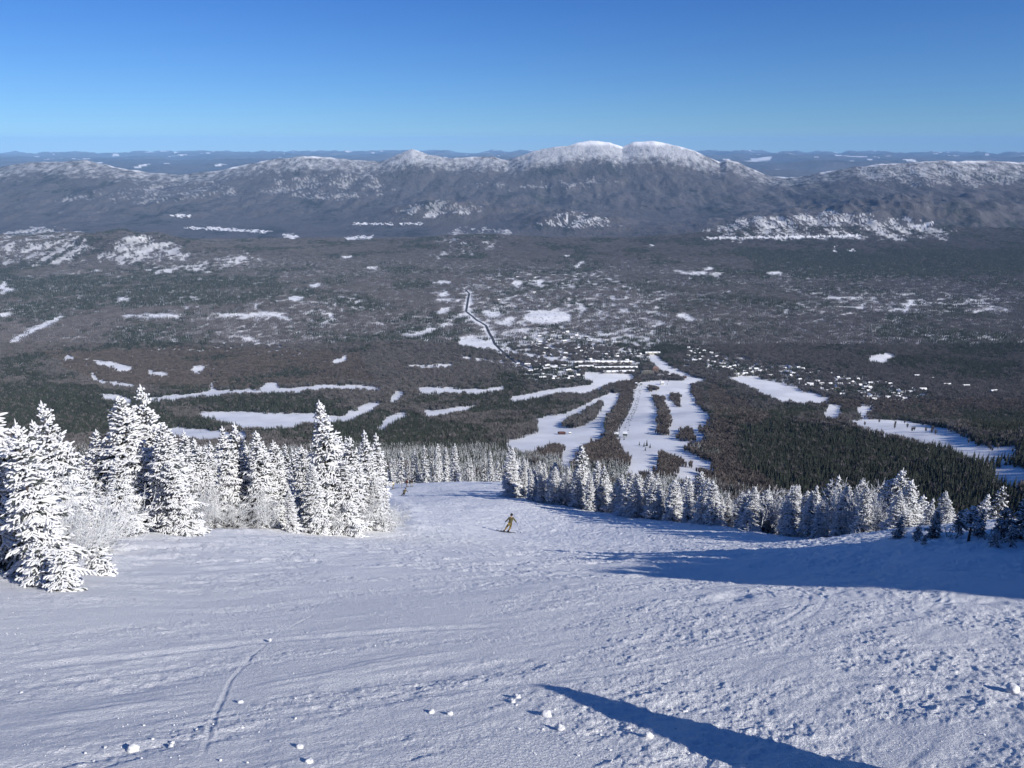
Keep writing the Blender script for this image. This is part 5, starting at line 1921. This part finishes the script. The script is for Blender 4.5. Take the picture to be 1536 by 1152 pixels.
CH = [chunk_mesh(s, f) for s, f in ((1, .85), (2, .7), (3, .9), (4, .6))]


def chunk(px, py, rpx, label, group=None):
    p = hit(px, py + rpx * .5)
    if p is None: return
    r = .82 * rpx / F * math.sqrt(p[0] ** 2 + p[1] ** 2 + p[2] ** 2)
    o = mesh_obj('snow_chunk', rnd.choice(CH))
    mz = float(micro(np.array([p[0]]), np.array([p[1]]))[0])
    o.location = (p[0], p[1], p[2] + mz + r * .35)
    o.rotation_euler = (rnd.uniform(-.3, .3), rnd.uniform(-.3, .3), rnd.uniform(0, 6.28))
    o.scale = (r, r * rnd.uniform(.8, 1.1), r * rnd.uniform(.8, 1))
    tag(o, label, 'snow chunk', group)


for a in [(200, 1119, 8, 'largest round snow chunk near the bottom left corner of the run'), (463, 1141, 7, 'round snow chunk by the bottom edge, left of the middle'), (449, 1119, 6, 'angular snow chunk just above a round one by the bottom edge'),
          (647, 1067, 5.5, 'white snow chunk left of a smaller one, left of the pointed shadow'), (675, 1070, 4.5, 'small snow chunk right beside a bigger white one'), (820, 1071, 8, 'crumbly snow chunk under the tip of the pointed shadow'),
          (841, 1090, 7, 'flat crumbly snow chunk, lower of two under the shadow tip'), (973, 1104, 7, 'bright snow chunk lying on the lower edge of the pointed shadow'), (1518, 1034, 10, 'broken snow chunk near the right edge of the picture'),
          (360, 1052, 4.5, 'small flat snow chunk alone between two ski grooves'), (258, 1112, 4, 'small snow chunk, upper one of a heap at the bottom left'), (256, 1117, 4.5, 'small snow chunk at the foot of a heap at the bottom left'),
          (405, 960, 3, 'tiny upright snow chunk on the smooth stretch above the ridge'), (1028, 1063, 4, 'small snow chunk above the middle of the pointed shadow'), (776, 1045, 6, 'snow chunk at the left of the pile under the shadow tip'), (769, 1052, 5, 'snow chunk left of the crumbly pair under the shadow tip')]:
    chunk(*a)
for i in range(48):
    px, py = (rnd.uniform(120, 480), rnd.uniform(1075, 1150)) if i < 22 else ((rnd.uniform(760, 1060), rnd.uniform(1050, 1150)) if i < 40 else (rnd.uniform(0, 1536), rnd.uniform(960, 1140)))
    chunk(px, py, rnd.uniform(1.2, 2.8), 'small loose snow chunk on the chopped-up snow of the foreground', 'loose snow chunks in the foreground')
# crumbs nobody could count
g = np.random.default_rng(55)
n = 9000
rad = 2.6 * (11 / 2.6) ** g.uniform(0, 1, n)
az = g.uniform(-.68, .68, n)
x, y = np.sin(az) * rad, np.cos(az) * rad
zn = sm(-.1, .5, fbm(x / 1.6, y / 1.1, 3, 400) + .3 * fbm(x / .5, y / .4, 2, 402))
k = g.uniform(size=n) < zn * .9 + .08
x, y, rad = x[k], y[k], rad[k]
n = len(x)
z = H(x, y) + micro(x, y)
s = g.uniform(.35, 1.0, n) ** 2 * .0026 * rad ** .6
octa = np.array([[1, 0, 0], [0, 1, 0], [-1, 0, 0], [0, -1, 0], [0, 0, .9], [.2, .1, -.6]])
V = octa[None] * g.uniform(.6, 1.3, (n, 6, 1)) * s[:, None, None] + np.stack([x, y, z + s * .3], 1)[:, None, :]
f = np.array([[0, 1, 4], [1, 2, 4], [2, 3, 4], [3, 0, 4], [1, 0, 5], [2, 1, 5], [3, 2, 5], [0, 3, 5]])
T = (f[None] + (np.arange(n) * 6)[:, None, None]).reshape(-1, 3)
o = mesh_obj('snow_crumbs', mesh_np('snow_crumbs', V.reshape(-1, 3), [T], M_RIME, smooth=True))
tag(o, 'loose crumbs of broken snow strewn over the run', kind='stuff')
print('small things', time.time() - T0)
print('done', time.time() - T0)
